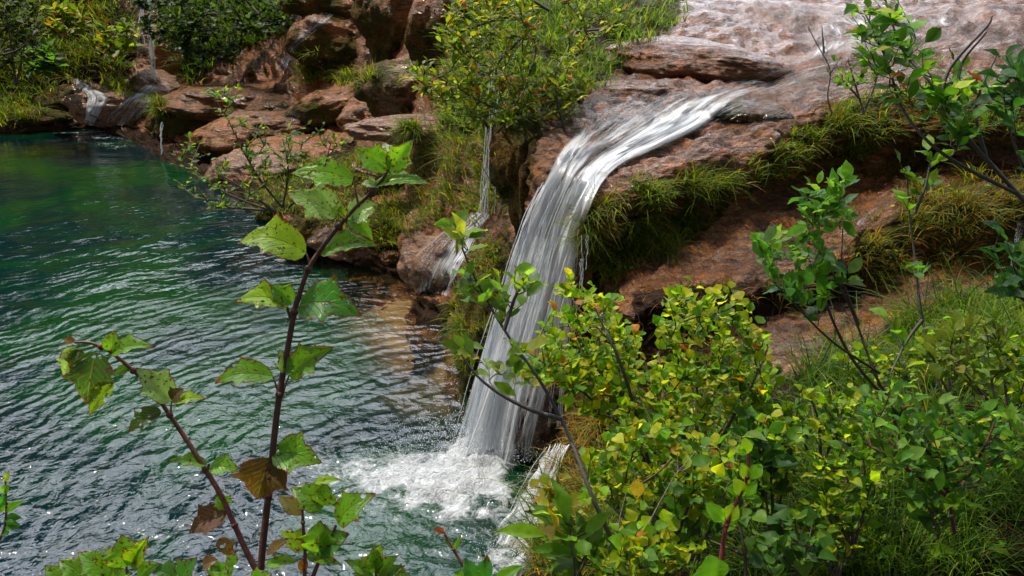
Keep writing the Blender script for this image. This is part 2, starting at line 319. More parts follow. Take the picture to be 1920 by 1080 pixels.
#%%TERRAIN
W = lambda x, y, z: np.array([x, y, z], float)
rows = [
 [W(-4,22,1),W(-3.4,22,2),W(-2.8,22,3.2),W(-2,22,3.8),W(0,22,3.9),W(3,22,3.9),W(6,22,3.9),W(10,22,4.1),W(18,22,5)],
 [W(-2.8,14.5,.5),W(-2.4,14.5,1.3),W(-2,14.5,2.2),W(-1.4,14.5,2.85),W(0,14.5,2.9),W(2,14.5,2.86),W(5,14.5,2.86),W(8,14.5,2.95),W(14,14.5,3.4)],
 [W(-1.5,10,0),W(-1.2,10,.8),W(-.9,10,1.6),P(900,40,9.8),P(1050,15,10),P(1270,12,10.5),P(1500,15,11),P(1750,20,11),P(2150,30,11)],
 [W(-.7,7.9,.2),W(-.5,7.9,.9),W(-.25,7.85,1.7),P(945,125,7.8),P(1080,100,8),P(1270,95,8.3),P(1450,95,8.4),P(1700,100,8.2),P(2100,120,8.2)],
 [W(-.55,6.6,-.4),P(885,600,6.8),P(960,350,6.8),P(975,235,6.4),P(1090,185,6.6),P(1250,170,6.9),P(1450,170,7),P(1700,150,7),P(2050,180,7)],
 [W(-.32,5.7,-.4),P(915,690,5.75),P(970,480,5.6),P(1010,310,5.5),P(1110,280,5.6),P(1240,262,5.8),P(1400,230,6.15),P(1620,172,6.5),P(2000,190,6.6)],
 [W(.0,5.15,-.4),P(1010,750,5.2),P(1062,560,5.25),P(1072,372,5.15),P(1135,352,5.0),P(1260,312,5.25),P(1430,268,5.7),P(1600,210,6.2),P(1950,190,6.1)],
 [W(.1,4.8,-.4),P(1050,800,4.75),P(1092,620,4.95),P(1098,445,4.88),P(1150,415,4.88),P(1270,368,5.18),P(1440,318,5.62),P(1620,262,6.1),P(1950,250,5.8)],
 [W(.1,4.6,-.4),P(1060,830,4.55),P(1110,660,4.9),P(1110,545,5.0),P(1150,480,4.98),P(1280,425,5.3),P(1450,372,5.75),P(1605,322,6.2),P(1950,305,6.1)],
 [W(.1,4.3,-.4),P(1060,845,4.4),P(1110,700,4.5),P(1135,600,4.4),P(1190,562,4.3),P(1335,538,4.3),P(1540,498,4.65),P(1660,400,5.25),P(1950,358,5.45)],
 [W(.05,4.1,-.4),P(1050,870,4.2),P(1115,765,4.4),P(1140,690,4.45),P(1200,640,4.3),P(1340,608,4.3),P(1565,552,4.65),P(1680,505,5.1),P(1950,475,5.4)],
 [W(0,3.9,-.4),P(1030,900,3.95),P(1085,820,4.0),P(1135,750,4.1),P(1210,720,4.1),P(1390,662,4.0),P(1600,620,4.15),P(1750,568,4.55),P(1980,540,4.7)],
 [W(-.02,3.5,-.4),P(1010,985,3.6),P(1060,905,3.6),P(1130,870,3.6),P(1220,820,3.6),P(1380,800,3.4),P(1600,760,3.2),P(1800,720,3.2),P(2050,680,3.3)],
 [W(-.02,2.95,-.4),P(1000,1095,2.95),P(1040,1090,2.85),P(1100,1080,2.75),P(1200,1080,2.6),P(1400,1080,2.3),P(1600,1080,2.05),P(1850,1080,1.95),P(2200,1060,1.95)],
 [W(-.7,2.4,-.4),W(-.6,2.2,.2),W(-.4,2.0,.6),W(-.2,1.8,.9),W(.2,1.7,1.1),W(.7,1.55,1.25),W(1.2,1.4,1.4),W(1.8,1.3,1.45),W(3.5,1,1.5)],
 [W(-7,2.4,-.4),W(-6.5,1.9,.2),W(-5,1.4,.7),W(-3,1,.95),W(-1,.4,1.15),W(0,-.1,1.25),W(1,-.6,1.3),W(2,-1.2,1.4),W(5,-2,1.5)],
 [W(-14,-5,-.4),W(-12,-6,1),W(-9,-7,2),W(-6,-8,2.5),W(-3,-8,2.5),W(0,-8,2.5),W(3,-8,2.5),W(6,-8,2.6),W(12,-8,3)]]
gR = loft(np.array(rows), 34, 34)
def displace(g, amp=1.0, sgn=1.0, seed=0, damp=None):
    n = gnorm(g)*sgn; q = g+seed; fl = np.stack([q[..., 0]*.75-q[..., 1]*.66, (q[..., 0]*.66+q[..., 1]*.75)*.3, q[..., 2]*2], -1)
    d = .045*(1-2*np.abs(fbm(fl, .33, 3)))-.02+.09*fbm(q, .9, 4)+.03*np.abs(fbm(q*[1, 1.6, 2.2], .22, 3))-.02+.012*fbm(q*[1, 2, 3], .07, 3)
    d = d*amp
    if damp is not None: d = d*damp
    return g+n*d[..., None]
GN = gnorm(gR); sgR = 1.0 if GN[200, 200, 2] > 0 else -1.0
gR = displace(gR, 1.0, sgR)
Lr = [  # columns along the far shore: foot under water, shore, benches, hill
 [W(-.9,6.6,-.5),W(-.6,7.3,.05),P(905,450,7.8),P(905,350,8.6),P(900,250,9.6),P(890,120,11),W(-.6,17,4.2),W(0,30,9)],
 [W(-1.4,7.9,-.5),W(-1.05,8.3,.05),P(800,440,8.8),P(800,330,10),P(790,260,11.5),P(790,150,13),W(-1.5,18,3.8),W(-3,32,9)],
 [W(-1.9,8.8,-.5),PZ(650,472,.08),P(650,415,9.9),P(650,330,12),P(650,250,14),P(650,150,15),W(-3.2,19.5,4),W(-6,33,9)],
 [W(-3.5,10.6,-.5),PZ(490,402,.08),P(490,352,12),P(480,285,14),P(490,200,16),P(480,130,18),W(-6,23,4.5),W(-9,34,10)],
 [W(-5,12.8,-.5),PZ(405,335,.08),P(405,308,13.8),P(400,230,16),P(410,170,18),P(400,90,19.5),W(-9,25,5.5),W(-13,35,11)],
 [W(-6.9,15,-.5),PZ(305,287,.08),P(305,262,16),P(300,205,17.5),P(300,155,19),P(290,60,20.2),W(-11,26,6),W(-17,36,12)],
 [W(-9,17.8,-.5),PZ(185,238,.08),P(185,215,18.5),P(180,150,19.2),P(180,90,19.8),P(180,15,21),W(-13.5,26,6),W(-21,36,13)],
 [W(-11,17.5,-.5),PZ(0,243,.08),P(0,212,18.2),P(0,140,19),P(0,70,20),P(0,-20,21),W(-17,26,6.5),W(-26,35,14)],
 [W(-16.5,15.5,-.5),W(-17,16,.05),W(-17.5,16.3,.4),W(-18.5,17,1.2),W(-20,18,2.5),W(-22,20,4),W(-26,24,7),W(-36,30,14)],
 [W(-17.5,7,-.5),W(-18,7,.05),W(-18.5,7,.5),W(-19.5,7,1.4),W(-21,7,2.5),W(-23,7,4),W(-28,8,7),W(-40,10,13)],
 [W(-13,-5.5,-.5),W(-13.5,-6,.05),W(-14,-6.5,.5),W(-15,-7,1.4),W(-16,-8,2.5),W(-18,-9,4),W(-22,-12,7),W(-30,-20,13)]]
gL = loft(np.array(Lr), 30, 34)
GN = gnorm(gL); sgL = 1.0 if GN[60, 100, 2] > 0 else -1.0
gL = displace(gL, 1.6, sgL, 31.0)
# where turf, moss and bare soil cover the stone (outlines of the banks in the photo)
GR_A = [(1090,430),(1140,395),(1200,352),(1260,335),(1330,345),(1400,312),(1440,285),(1500,235),(1600,190),(1700,160),(1960,180),(1960,290),(1760,270),(1610,310),(1560,330),(1470,355),(1380,370),(1290,405),(1220,450),(1130,500)]
GR_B = [(1590,440),(1660,400),(1720,340),(1960,330),(1960,500),(1700,520),(1640,540),(1590,500)]
GR_C = [(1180,900),(1260,790),(1440,720),(1620,650),(1690,585),(1800,560),(1960,560),(2100,1100),(1010,1100),(1000,960)]
GR_D = [(1280,-20),(1270,40),(1190,100),(1130,160),(1090,190),(1020,210),(960,230),(880,250),(820,250),(850,100),(860,-20)]
GR_E = [(560,300),(700,300),(790,250),(920,250),(930,400),(900,420),(820,400),(740,470),(690,470),(600,410),(480,400),(480,350)]
GR_F = [(-40,-20),(230,-20),(250,90),(240,190),(190,170),(110,150),(60,240),(-40,240)]
GR_G = [(360,165),(440,100),(540,60),(560,0),(300,0),(300,40)]
BRUSH = [(1180,545),(1440,520),(1590,480),(1620,560),(1450,600),(1380,640),(1330,900),(1180,900),(1040,940),(1060,760),(1180,640)]
UNDER = [(930,330),(1080,400),(1180,400),(1240,400),(1700,400),(1700,420),(1300,480),(1150,560),(1060,860),(860,760),(850,560),(940,420)]
def soft(g, polys, jit=14, n=5):
    px, py = proj(g); acc = 0
    for k in range(n):
        jx = noise(g/.12+k*9.1)*jit*2; jy = noise(g/.12+k*5.7+40)*jit*2; m = np.zeros(px.shape, bool)
        for p in polys: m |= inpoly(px+jx, py+jy, p)
        acc = acc+m
    return acc/n
def terrain(name, g, mat, soil, moss, flip):
    mb = MB(); nu, nv = g.shape[:2]; q = gridq(nu, nv)
    if flip: q = q[:, ::-1]
    mb.add(g.reshape(-1, 3), q); o = mb.build(name, mat, None, {'soil': soil, 'moss': moss}); o['kind'] = 'structure'
    return g.reshape(-1, 3), q
nR = gnorm(gR)*sgR
soilR = np.maximum(soft(gR, [GR_C, GR_D]), .9*soft(gR, [BRUSH, [(880,820),(1075,815),(1060,1090),(860,1090)]])); soilR = np.maximum(soilR, (gR[..., 1] < 2.6)*1.)
mossR = .75*soft(gR, [[(840,540),(960,400),(960,760),(860,780)], [(920,330),(960,220),(1020,230),(1000,330),(940,420)], [(1590,330),(1700,270),(1800,270),(1760,320),(1650,340)]]); mossR = np.maximum(mossR, .6*soft(gR, [GR_A, GR_B]))
vR, qR = terrain('rock_ledges', gR, M_rock, soilR, mossR, sgR < 0)
soilL = np.maximum(soft(gL, [GR_E, GR_F, GR_G], 8), sstep(21, 23, gL[..., 1])); pxL, pyL = proj(gL)
soilL = np.maximum(soilL, (pxL < -40)*1.); soilL = np.maximum(soilL, .45+.5*fbm(gL, .9, 3)); soilL = np.maximum(soilL, .9*((gL[..., 2] < .14) & (gL[..., 2] > -.06)));  mossL = .55*soft(gL, [GR_E], 12)
vL, qL = terrain('far_bank', gL, M_rock_o, soilL, mossL, sgL < 0)
BV = BVHTree.FromPolygons(np.concatenate([vR, vL]).tolist(), np.concatenate([qR, qL+len(vR)]).tolist())
def hit(px, py, off=0.0, bv=None):
    d = Vector(rays(px, py)).normalized(); h = (bv or BV).ray_cast(Vector(CP), d, 120)
    if h[0] is None: return None, None
    n = h[1] if h[1].dot(d) < 0 else -h[1]
    return np.array(h[0]+n*off), np.array(n)

# pool
def pool():
    xs = np.concatenate([np.linspace(-24, -7, 40)[:-1], np.linspace(-7, 1.2, 260)]); ys = np.concatenate([np.linspace(-8, 2.5, 16)[:-1], np.linspace(2.5, 10, 240)[:-1], np.linspace(10, 21, 120)])
    g = np.stack(np.meshgrid(xs, ys, indexing='ij')+[np.zeros((len(xs), len(ys)))], -1); x, y = g[..., 0], g[..., 1]
    px, py = proj(g)
    wx, wy = px.copy(), py.copy(); px = px+70*fbm(g, .45, 3); py = py+32*fbm(g+9, .4, 3)
    def blob(cx, cy, rx, ry, p=1.0): return np.exp(-(((px-cx)/rx)**2+((py-cy)/ry)**2)*p)
    shallow = np.clip(1.2*blob(760, 505, 150, 75)+1.1*blob(820, 610, 120, 120)+.7*blob(650, 482, 110, 22)+.6*blob(860, 720, 60, 60), 0, .95)
    foam = np.clip(1.3*blob(860, 900, 105, 50)+1.1*blob(925, 862, 75, 45)+.55*blob(730, 890, 100, 40)+.65*blob(790, 965, 140, 24)+.35*blob(600, 880, 150, 60)+.12*blob(60, 900, 120, 150)+.75*blob(980, 1060, 70, 30)+.55*blob(820, 540, 70, 16)+.5*blob(310, 291, 24, 6)
                   +.62*blob(190, 240, 70, 9)+.42*blob(210, 258, 100, 18)+.3*blob(880, 1010, 120, 50), 0, 1.2)
    calm = np.clip(sstep(600, 330, py)*.75+.5*sstep(300, 60, px)*sstep(620, 420, py)+.4*blob(200, 500, 260, 130)+.35*sstep(900, 500, py)+.12, 0, .93)
    bank = blob(850, 900, 110, 50)+1.1*blob(930, 858, 60, 26)
    g[..., 2] = .012*fbm(g, .5, 2)+.07*bank*(.6+1.2*fbm(g, .16, 4))
    mb = MB(); mb.add(g.reshape(-1, 3), gridq(len(xs), len(ys)))
    o = mb.build('water', M_water, None, {'shallow': shallow, 'foam': foam, 'calm': calm}); o['kind'] = 'structure'
    xs = np.linspace(-24, 2, 120); ys = np.linspace(-8, 21, 130); g = np.stack(np.meshgrid(xs, ys, indexing='ij')+[np.zeros((120, 130))], -1)
    px, py = proj(g); g[..., 2] = -.9+.76*np.clip(np.exp(-(((px-780)/190)**2+((py-550)/170)**2)), 0, 1)+.05*fbm(g, .4, 3)
    mb = MB(); mb.add(g.reshape(-1, 3), gridq(120, 130)); o = mb.build('pool_bed', M_bed, None, {'soil': np.zeros(120*130), 'moss': np.zeros(120*130)}); o['kind'] = 'structure'
pool()
#%%BOULDERS
def ico(sub=5):
    import bmesh
    bm = bmesh.new(); bmesh.ops.create_icosphere(bm, subdivisions=sub, radius=1); v = np.array([x.co for x in bm.verts]); t = np.array([[y.index for y in f.verts] for f in bm.faces]); bm.free(); return v, t
ICO = ico(5); ICO6 = ico(6); BLD = []
def boulder(px, py, Y, rx, ry, rz, label, mat=None, rot=0, tilt=0, moss=.3, seed=0, drape=.5, amp=1.0, sub=None, mside=None, soil=0.0, name='boulder'):
    """rounded flowstone lump centred at a place; radii in metres"""
    if px < 930 and Y > 7.9:          # bed it into the bank it lies on
        h, nn = hit(px, py)
        if h is not None: k_ = h[1]/Y; Y = h[1]+.25*ry*k_; rx, ry, rz = rx*k_, ry*k_, rz*k_
    c = P(px, py, Y); v, t = (ICO6 if max(rx, ry, rz) > .8 else ICO) if sub is None else sub
    v = v.copy(); q = v+seed*3.7
    v = np.sign(v)*np.abs(v)**.95
    k = 1+amp*(.26*fbm(q, .9, 3)+.06*np.abs(fbm(q*[1, 1, .4], .24, 3)))*1.0
    und = np.clip(-v[:, 2], 0, 1); k = k-.15*und*(1+noise(q*4))
    v = v*k[:, None]+(.02*fbm(q, .09, 3))[:, None]*unit(v)
    v = v*[rx, ry, rz]
    a, b = R(rot), R(tilt); v = v@np.array([[math.cos(b), 0, -math.sin(b)], [0, 1, 0], [math.sin(b), 0, math.cos(b)]]).T
    v = v@np.array([[math.cos(a), math.sin(a), 0], [-math.sin(a), math.cos(a), 0], [0, 0, 1]])
    v = v+c
    nz = unit(v-c); ms = np.clip(moss+.6*(1-sstep(-.1, .55, nz[:, 2]))*moss*2+.25*fbm(v, .35, 3), 0, 1) if mside is None else np.clip(moss+mside*nz[:, 0]+.3*fbm(v, .3, 2), 0, 1)
    ms = np.clip(ms+.12+.35*fbm(v, .5, 3), 0, 1)
    mb = MB(); mb.add(v, None, t); o = mb.build(name, mat or M_rock_o, None, {'moss': ms, 'soil': np.full(len(v), soil)})
    tag(o, label, 'boulder', 'rounded boulders along the far bank' if px < 930 and name == 'boulder' else None); BLD.append((v, t)); return o
B = boulder
B(640, 205, 15.2, .95, .55, .42, 'orange brown boulder with mossy left end, lying beneath the grassy shelf', rot=-12, tilt=14, moss=.25, seed=1)
B(685, 225, 14.5, .42, .4, .34, 'wet pale lump at the right end of the orange brown boulder', seed=2, moss=.05, rot=20)
B(640, 85, 17.5, .95, .8, .62, 'large mossy brown boulder with grass hanging from its foot', seed=3, moss=.4, tilt=-5)
B(655, 25, 19, 1.3, .9, .5, 'rounded brown rock crowning the mossy boulder', seed=4, moss=.35, tilt=-10)
B(760, 40, 17, .85, .8, 1.1, 'tall brown flowstone column beside the willow bush', seed=5, moss=.35)
B(715, -5, 18, .8, .7, .8, 'brown draped flowstone between the two uppermost rocks', seed=6, moss=.45)
B(840, 60, 16, .7, .6, 1.1, 'dark wet rock behind the willow bush', seed=7, moss=.35)
B(770, 165, 13.6, .82, .7, .5, 'wet glinting boulder with mossy left flank under the willow branch', M_rock_g, seed=8, moss=.28, tilt=6, mside=-.5)
B(800, 245, 12.6, 1.1, .6, .2, 'long pale slab below the glinting boulder', M_rock_g, seed=9, moss=.05, rot=-6)
B(455, 195, 16.3, 1.45, 1.1, .34, 'broad wet rock shelf with a mossy undercut front', M_rock, seed=10, moss=.1, tilt=-2)
B(375, 232, 15.7, .85, .6, .55, 'mossy cliff block dropping into the pool', M_rock, seed=11, moss=.42)
B(345, 240, 15.3, .35, .3, .5, 'small mossy pillar behind the trickle', M_rock, seed=31, moss=.6)
B(440, 262, 14.8, .75, .6, .33, 'tan boulder below the broad wet shelf', seed=12, moss=.15)
B(510, 238, 15.0, .95, .6, .25, 'tan rounded ledge right of the wet shelf', M_rock, seed=13, moss=.05, rot=-10)
B(480, 315, 13.2, .72, .6, .3, 'pale flat rock at the water edge behind the leaning shrub', M_rock_g, seed=14, moss=.0)
B(560, 280, 13.8, .9, .6, .18, 'orange ledge above the pale shore rock', seed=15, moss=.1)
B(250, 208, 18.2, 1.25, .8, .46, 'pale wet rock under the distant left waterfall', M_rock_g, seed=16, moss=.0, rot=14, tilt=-12)
B(300, 175, 18.8, .7, .6, .4, 'brown rock at the foot of the distant thin waterfall', M_rock_g, seed=17, moss=.1, tilt=-18)
B(170, 185, 18.8, .55, .5, .35, 'dark wet step below the small left cascade', M_rock_g, seed=18, moss=.1)
B(120, 200, 18.3, .6, .5, .4, 'dark brown rock left of the small cascade', M_rock_o, seed=19, moss=.5, soil=.5)
B(40, 222, 18.1, .9, .5, .22, 'mossy brown rock on the far left shore', M_rock_o, seed=20, moss=.6, soil=.4)
B(330, 110, 20, .5, .5, .45, 'shaded brown rock right of the distant thin waterfall', M_rock_o, seed=21, moss=.1, soil=.2)
B(600, 435, 9.9, .45, .4, .22, 'olive moss covered stone at the shore behind the tall leafy stem', seed=22, moss=.95)
B(520, 395, 11.2, .3, .3, .18, 'small dark mossy stone beside the leaning shrub roots', seed=23, moss=.9)
B(660, 455, 9.35, .42, .35, .2, 'wet brown rock at the shore below the mossy clumps', M_rock_g, seed=24, moss=.0)
B(755, 380, 10.2, .36, .35, .14, 'reddish stone between the two grassy clumps', M_rock_o, seed=25, moss=.0)
B(740, 300, 11.4, .45, .9, .15, 'pale wet slab leading down to the reddish stone', M_rock_g, seed=26, moss=.0)
B(725, 435, 9.4, .34, .35, .26, 'dark grass topped moss clump on the shore', seed=27, moss=.95, soil=.3)
B(735, 484, 9.1, .13, .12, .09, 'small brown stone at the shore', M_rock, seed=28, moss=.0)
B(805, 455, 8.9, .32, .45, .32, 'brown boulder above the white side cascade', M_rock, seed=29, moss=.0, tilt=-25)
B(825, 500, 8.35, .46, .45, .33, 'grey boulder with white water sliding over it', M_rock_g, seed=30, moss=.0, tilt=-30)
B(870, 575, 7.5, .17, .2, .16, 'small mossy brown stone at the foot of the grassy bank', M_rock_o, seed=32, moss=.5)
B(1300, 128, 8.0, .82, .65, .24, 'long wet brown hump beside the upper stream', M_rock, seed=33, moss=.0, rot=8, tilt=-5, amp=.5)
B(1165, 182, 7.0, .5, .35, .12, 'low tan rock where the turf meets the upper stream', M_rock, seed=34, moss=.0, rot=-5)
B(968, 300, 5.95, .19, .35, .3, 'mossy orange knob hanging over the pool left of the main waterfall', M_rock_o, seed=35, moss=.9, soil=.1)
B(1002, 370, 5.75, .17, .25, .4, 'dark root hung rock edge beside the main waterfall', M_rock_o, seed=36, moss=.35, soil=.9)
B(1400, 215, 6.3, .28, .25, .1, 'small dark lump splitting the lower stream', M_rock, seed=37, moss=.3)
B(1018, 800, 5.05, .22, .2, .24, 'dark wet rock at the foot of the main waterfall', M_rock_g, seed=38, moss=.3, soil=.5)
B(905, 640, 6.2, .22, .55, .45, 'moss draped foot of the bank left of the main waterfall', M_rock_o, seed=39, moss=.85)
allv = [vR, vL]+[b[0] for b in BLD]; off = [0]
for a in allv: off.append(off[-1]+len(a))
polys = np.concatenate([qR, qL+off[1]]).tolist()
for k, b in enumerate(BLD): polys += (b[1]+off[k+2]).tolist()
BV2 = BVHTree.FromPolygons(np.concatenate(allv).tolist(), polys)
#%%STREAMS
def stream(name, left, right, dens, label, n=60, m=28, off=.018, mat=None, kind='structure', wm=None, cat='stream'):
    """water running over the stone between two banks given top to bottom"""
    L = cr(np.array(left, float), 12); Rr = cr(np.array(right, float), 12); D = cr(np.array(dens, float).reshape(len(dens), -1), 12)
    k = min(len(L), len(Rr)); t = np.linspace(0, k-1, n); g = np.zeros((n, m, 3)); ok = True
    for i, tt in enumerate(t):
        a = np.array([np.interp(tt, np.arange(k), L[:k, j]) for j in (0, 1)]); b = np.array([np.interp(tt, np.arange(k), Rr[:k, j]) for j in (0, 1)])
        for j in range(m):
            p = a+(b-a)*j/(m-1); h, nn = hit(p[0], p[1], off, BV2)
            g[i, j] = h if h is not None else g[i, j-1]
    # relax so the sheet bridges small dips
    for _ in range(3):
        s = g.copy(); s[1:-1, 1:-1] = (g[:-2, 1:-1]+g[2:, 1:-1]+g[1:-1, :-2]+g[1:-1, 2:])/4; g = .5*g+.5*s
    g[..., 2] += .012
    ln = np.concatenate([[0], np.cumsum(np.linalg.norm(np.diff(g[:, m//2], axis=0), axis=1))]); wd = np.linalg.norm(g[:, 0]-g[:, -1], axis=1).mean()
    uu = np.linspace(0, 1, m); U, V = np.meshgrid(uu*wd, ln); dn = np.zeros((n, m))
    Di = np.array([[np.interp(tt, np.arange(len(D)), D[:, c]) for c in range(D.shape[1])] for tt in t])
    for i in range(n): dn[i] = np.interp(uu, np.linspace(0, 1, D.shape[1]), Di[i])
    dn *= sstep(0, .14, uu)*sstep(1, .86, uu); dn *= sstep(0, .04, t/t[-1])[:, None]*.999+.001
    mb = MB(); mb.add(g.reshape(-1, 3), gridq(n, m), uv=np.stack([U, V], -1).reshape(-1, 2))
    o = mb.build(name, mat or M_stream, None, {'dens': dn.ravel()})
    if kind: o['kind'] = kind
    if label: tag(o, label, cat)
    return o
# main stream over the big ledge: dens columns run left bank to right bank
stream('stream', [(1340,-10),(1470,60),(1440,135),(1240,185),(1100,215),(1060,290),(1045,320)],
       [(2100,60),(1930,110),(1650,120),(1480,180),(1370,235),(1200,300),(1130,345)],
       [[.45,.5,.42,.3],[.55,.48,.4,.3],[.6,.5,.5,.4],[.55,.5,.5,.45],[.5,.4,.6,.6],[.5,.4,.5,.5],[.5,.5,.5,.5]], None, n=150, m=70)
stream('stream', [(1990,280),(1720,310),(1600,390),(1480,440),(1300,490),(1195,540)], [(1990,320),(1800,345),(1650,400),(1600,455),(1420,505),(1250,545)],
       [[.2,.3],[.3,.35],[.35,.3],[.3,.35],[.35,.3],[.2,.25]], None, n=90, m=30)
stream('stream', [(2000,500),(1750,525),(1600,560),(1470,610)], [(2000,550),(1800,560),(1660,590),(1560,640)], [[.2,.3],[.3,.35],[.3,.3],[.3,.3]], None, n=60, m=24)
stream('stream', [(1390,180),(1420,170),(1560,120),(1700,100)][::-1], [(1370,260),(1460,240),(1620,170),(1800,140)][::-1], [[.15,.15],[.2,.2],[.2,.2],[.1,.1]], None, n=60, m=24, off=.012)
stream('stream', [(560,125),(520,140),(480,150),(440,165),(400,185)], [(600,150),(620,175),(560,190),(520,205),(450,200)], [[.4,.3],[.3,.2],[.25,.2],[.3,.2],[.2,.2]], None, n=50, m=24)
stream('stream', [(500,165),(490,190),(520,215),(560,235)], [(560,185),(560,205),(590,225),(620,240)], [[.3,.3],[.35,.3],[.4,.4],[.4,.4]], None, n=40, m=16)

# falling water ------------------------------------------------
def fall(mb, top, bot, throw, layers=3, n=40, m=24, dens=(.9, .9), jit=.03, push=(-.06, -.05), vs=0.0):
    """curtain from a lip line to a landing line; throw = how far it keeps moving level before it drops"""
    top = np.array(top); bot = np.array(bot)
    allg = []
    for L in range(layers):
        t = np.linspace(0, 1, n)[:, None, None]; u = np.linspace(0, 1, m)
        A = np.array([[np.interp(x, np.linspace(0, 1, len(top)), top[:, j]) for j in range(3)] for x in u])[None]
        Bp = np.array([[np.interp(x, np.linspace(0, 1, len(bot)), bot[:, j]) for j in range(3)] for x in u])[None]
        hz = throw*t+(1-throw)*t**.62 if throw < 0 else t**(1-throw); g = A+(Bp-A)*np.concatenate([hz+0*t, hz+0*t, t**1.25 if throw > 0 else t], -1)
        off = np.array([push[0], push[1], 0])*(L-(layers-1)/2)
        g = g+off*(.3+t); q = np.stack([np.broadcast_to(u[None]*3+L*7, (n, m)), np.broadcast_to(t[..., 0]*1.2, (n, m)), np.full((n, m), L*3.3)], -1)
        g = g+np.stack([noise(q*3)*jit, noise(q*3+9)*jit, noise(q*3+5)*jit*.3], -1)
        wd = np.linalg.norm(A[0, 0]-A[0, -1])+.001; ln = np.linalg.norm(A[0, 0]-Bp[0, 0])
        U, V = np.meshgrid(u*wd+L*.37, t[:, 0, 0]*ln+L*.2+vs)
        dn = (dens[0]+(dens[1]-dens[0])*t[..., 0])*sstep(0, .12, u)*sstep(1, .88, u)
        mb.add(g.reshape(-1, 3), gridq(n, m), uv=np.stack([U, V], -1).reshape(-1, 2)); allg.append(np.broadcast_to(dn, (n, m)).ravel())
    return allg
def waterfall(name, label, specs, mat=None):
    mb = MB(); d = []
    for s in specs: d += fall(mb, **s)
    o = mb.build(name, mat or M_fall, None, {'dens': np.concatenate(d)}); return tag(o, label, 'waterfall')
def cascade(name, label, rows, layers=3, m=60, off=.02, lay=.03, mat=None, sub=14):
    """one sheet that first clings to the stone (rows without a distance) and then falls free (rows with one); dens across each row"""
    mb = MB(); dd = []
    ctrl, dens = [], []; us = np.linspace(0, 1, m)
    def row(r):
        (l, rr, d) = r; out = []
        for u in us:
            px, py = l[0]+(rr[0]-l[0])*u, l[1]+(rr[1]-l[1])*u
            if len(l) > 2: out.append(P(px, py, l[2]+(rr[2]-l[2])*u))
            else:
                h, n = hit(px, py, off, BV2); out.append(h if h is not None else out[-1])
        return np.array(out)
    for i, r in enumerate(rows):
        ctrl.append(row(r)); dens.append(np.interp(us, np.linspace(0, 1, len(r[2])), r[2]))
        if i+1 < len(rows) and len(r[0]) == 2 and len(rows[i+1][0]) == 2:
            for k in (1, 2, 3):
                f = k/4; q = rows[i+1]; mixr = (tuple(np.array(r[0])*(1-f)+np.array(q[0])*f), tuple(np.array(r[1])*(1-f)+np.array(q[1])*f), None)
                l_, r_, _ = mixr; ctrl.append(row((l_, r_, None))); dens.append(dens[-1]*(1-1/(4-k+1))+np.interp(us, np.linspace(0, 1, len(q[2])), q[2])/(4-k+1))
    C = np.array(ctrl)
    for _ in range(4): C[1:-1] = .5*C[1:-1]+.25*(C[:-2]+C[2:])
    for rep_ in (0, 1):
     if rep_: C[1:-1] = .5*C[1:-1]+.25*(C[:-2]+C[2:])
     for i in range(len(C)):          # keep the water outside the stone
        for j in range(m):
            tocam = unit(CP-C[i, j])
            d_ = Vector(-tocam); h = BV2.ray_cast(Vector(CP), d_, 50)
            if h[0] is not None and h[3] < np.linalg.norm(CP-C[i, j])+.05: C[i, j] = np.array(h[0])+tocam*.07
    nf = sum(1 for r in rows if len(r[0]) > 2)
    G = cr(C, sub); Dn = cr(np.array(dens), sub); n = len(G); fall_t = np.clip((np.arange(n)/sub-(len(C)-nf-1))/max(nf, 1), 0, 1)
    for L in range(layers):
        g = G.copy(); k = L-(layers-1)/2
        q = np.stack([np.broadcast_to(us[None]*4+L*7, (n, m)), np.broadcast_to(np.arange(n)[:, None]/n*3, (n, m)), np.full((n, m), L*3.3)], -1)
        push = fall_t[:, None]*lay*k*2+(.012*(L+1))
        g[..., 0] -= push*.7; g[..., 1] -= push*.7; g[..., 2] += (1-fall_t[:, None])*.012*L
        g += (np.stack([noise(q*2.2), noise(q*2.2+9), 0*noise(q)], -1)*.07+np.stack([noise(q*[9, 1, 1]), noise(q*[9, 1, 1]+9), 0*q[..., 0]], -1)*.025)*(.12+fall_t[:, None, None])
        ln = np.concatenate([[0], np.cumsum(np.linalg.norm(np.diff(G[:, m//2], axis=0), axis=1))]); wd = np.linalg.norm(G[:, 0]-G[:, -1], axis=1).mean()
        U, V = np.meshgrid(us*wd+L*.37, ln+L*.21)
        dn = Dn*sstep(0, .1, us)*sstep(1, .9, us)*sstep(0, .12, np.arange(n)/n)[:, None]
        mb.add(g.reshape(-1, 3), gridq(n, m), uv=np.stack([U, V], -1).reshape(-1, 2)); dd.append(dn.ravel())
    o = mb.build(name, mat or M_fall, None, {'dens': np.concatenate(dd)}); return tag(o, label, 'waterfall')
fall_main = cascade('waterfall', 'tall white main waterfall pouring off the brown ledge into the foam', [
 ((1215,150),(1500,160),[.0,.05,.05,.1,.05]), ((1150,200),(1380,187),[.05,.1,.12,.3,.5]), ((1105,225),(1335,240),[.15,.12,.2,.6,.8]), ((1076,262),(1225,288),[.35,.2,.2,.75,.8]), ((1050,292),(1140,326),[.65,.35,.4,.8,.7]),
 ((1026,335,5.45),(1096,356,5.0),[.75,.5,.4,.7,.7]), ((990,440,5.35),(1078,440,4.93),[.7,.55,.75,.6,.45]), ((945,560,5.25),(1068,560,4.93),[.55,.7,.75,.5,.35]), ((902,700,5.15),(1050,690,4.9),[.6,.8,.6,.4,.25]), ((858,868,5.05),(1010,858,4.85),[.7,.95,.65,.35,.2])], 3, 80)
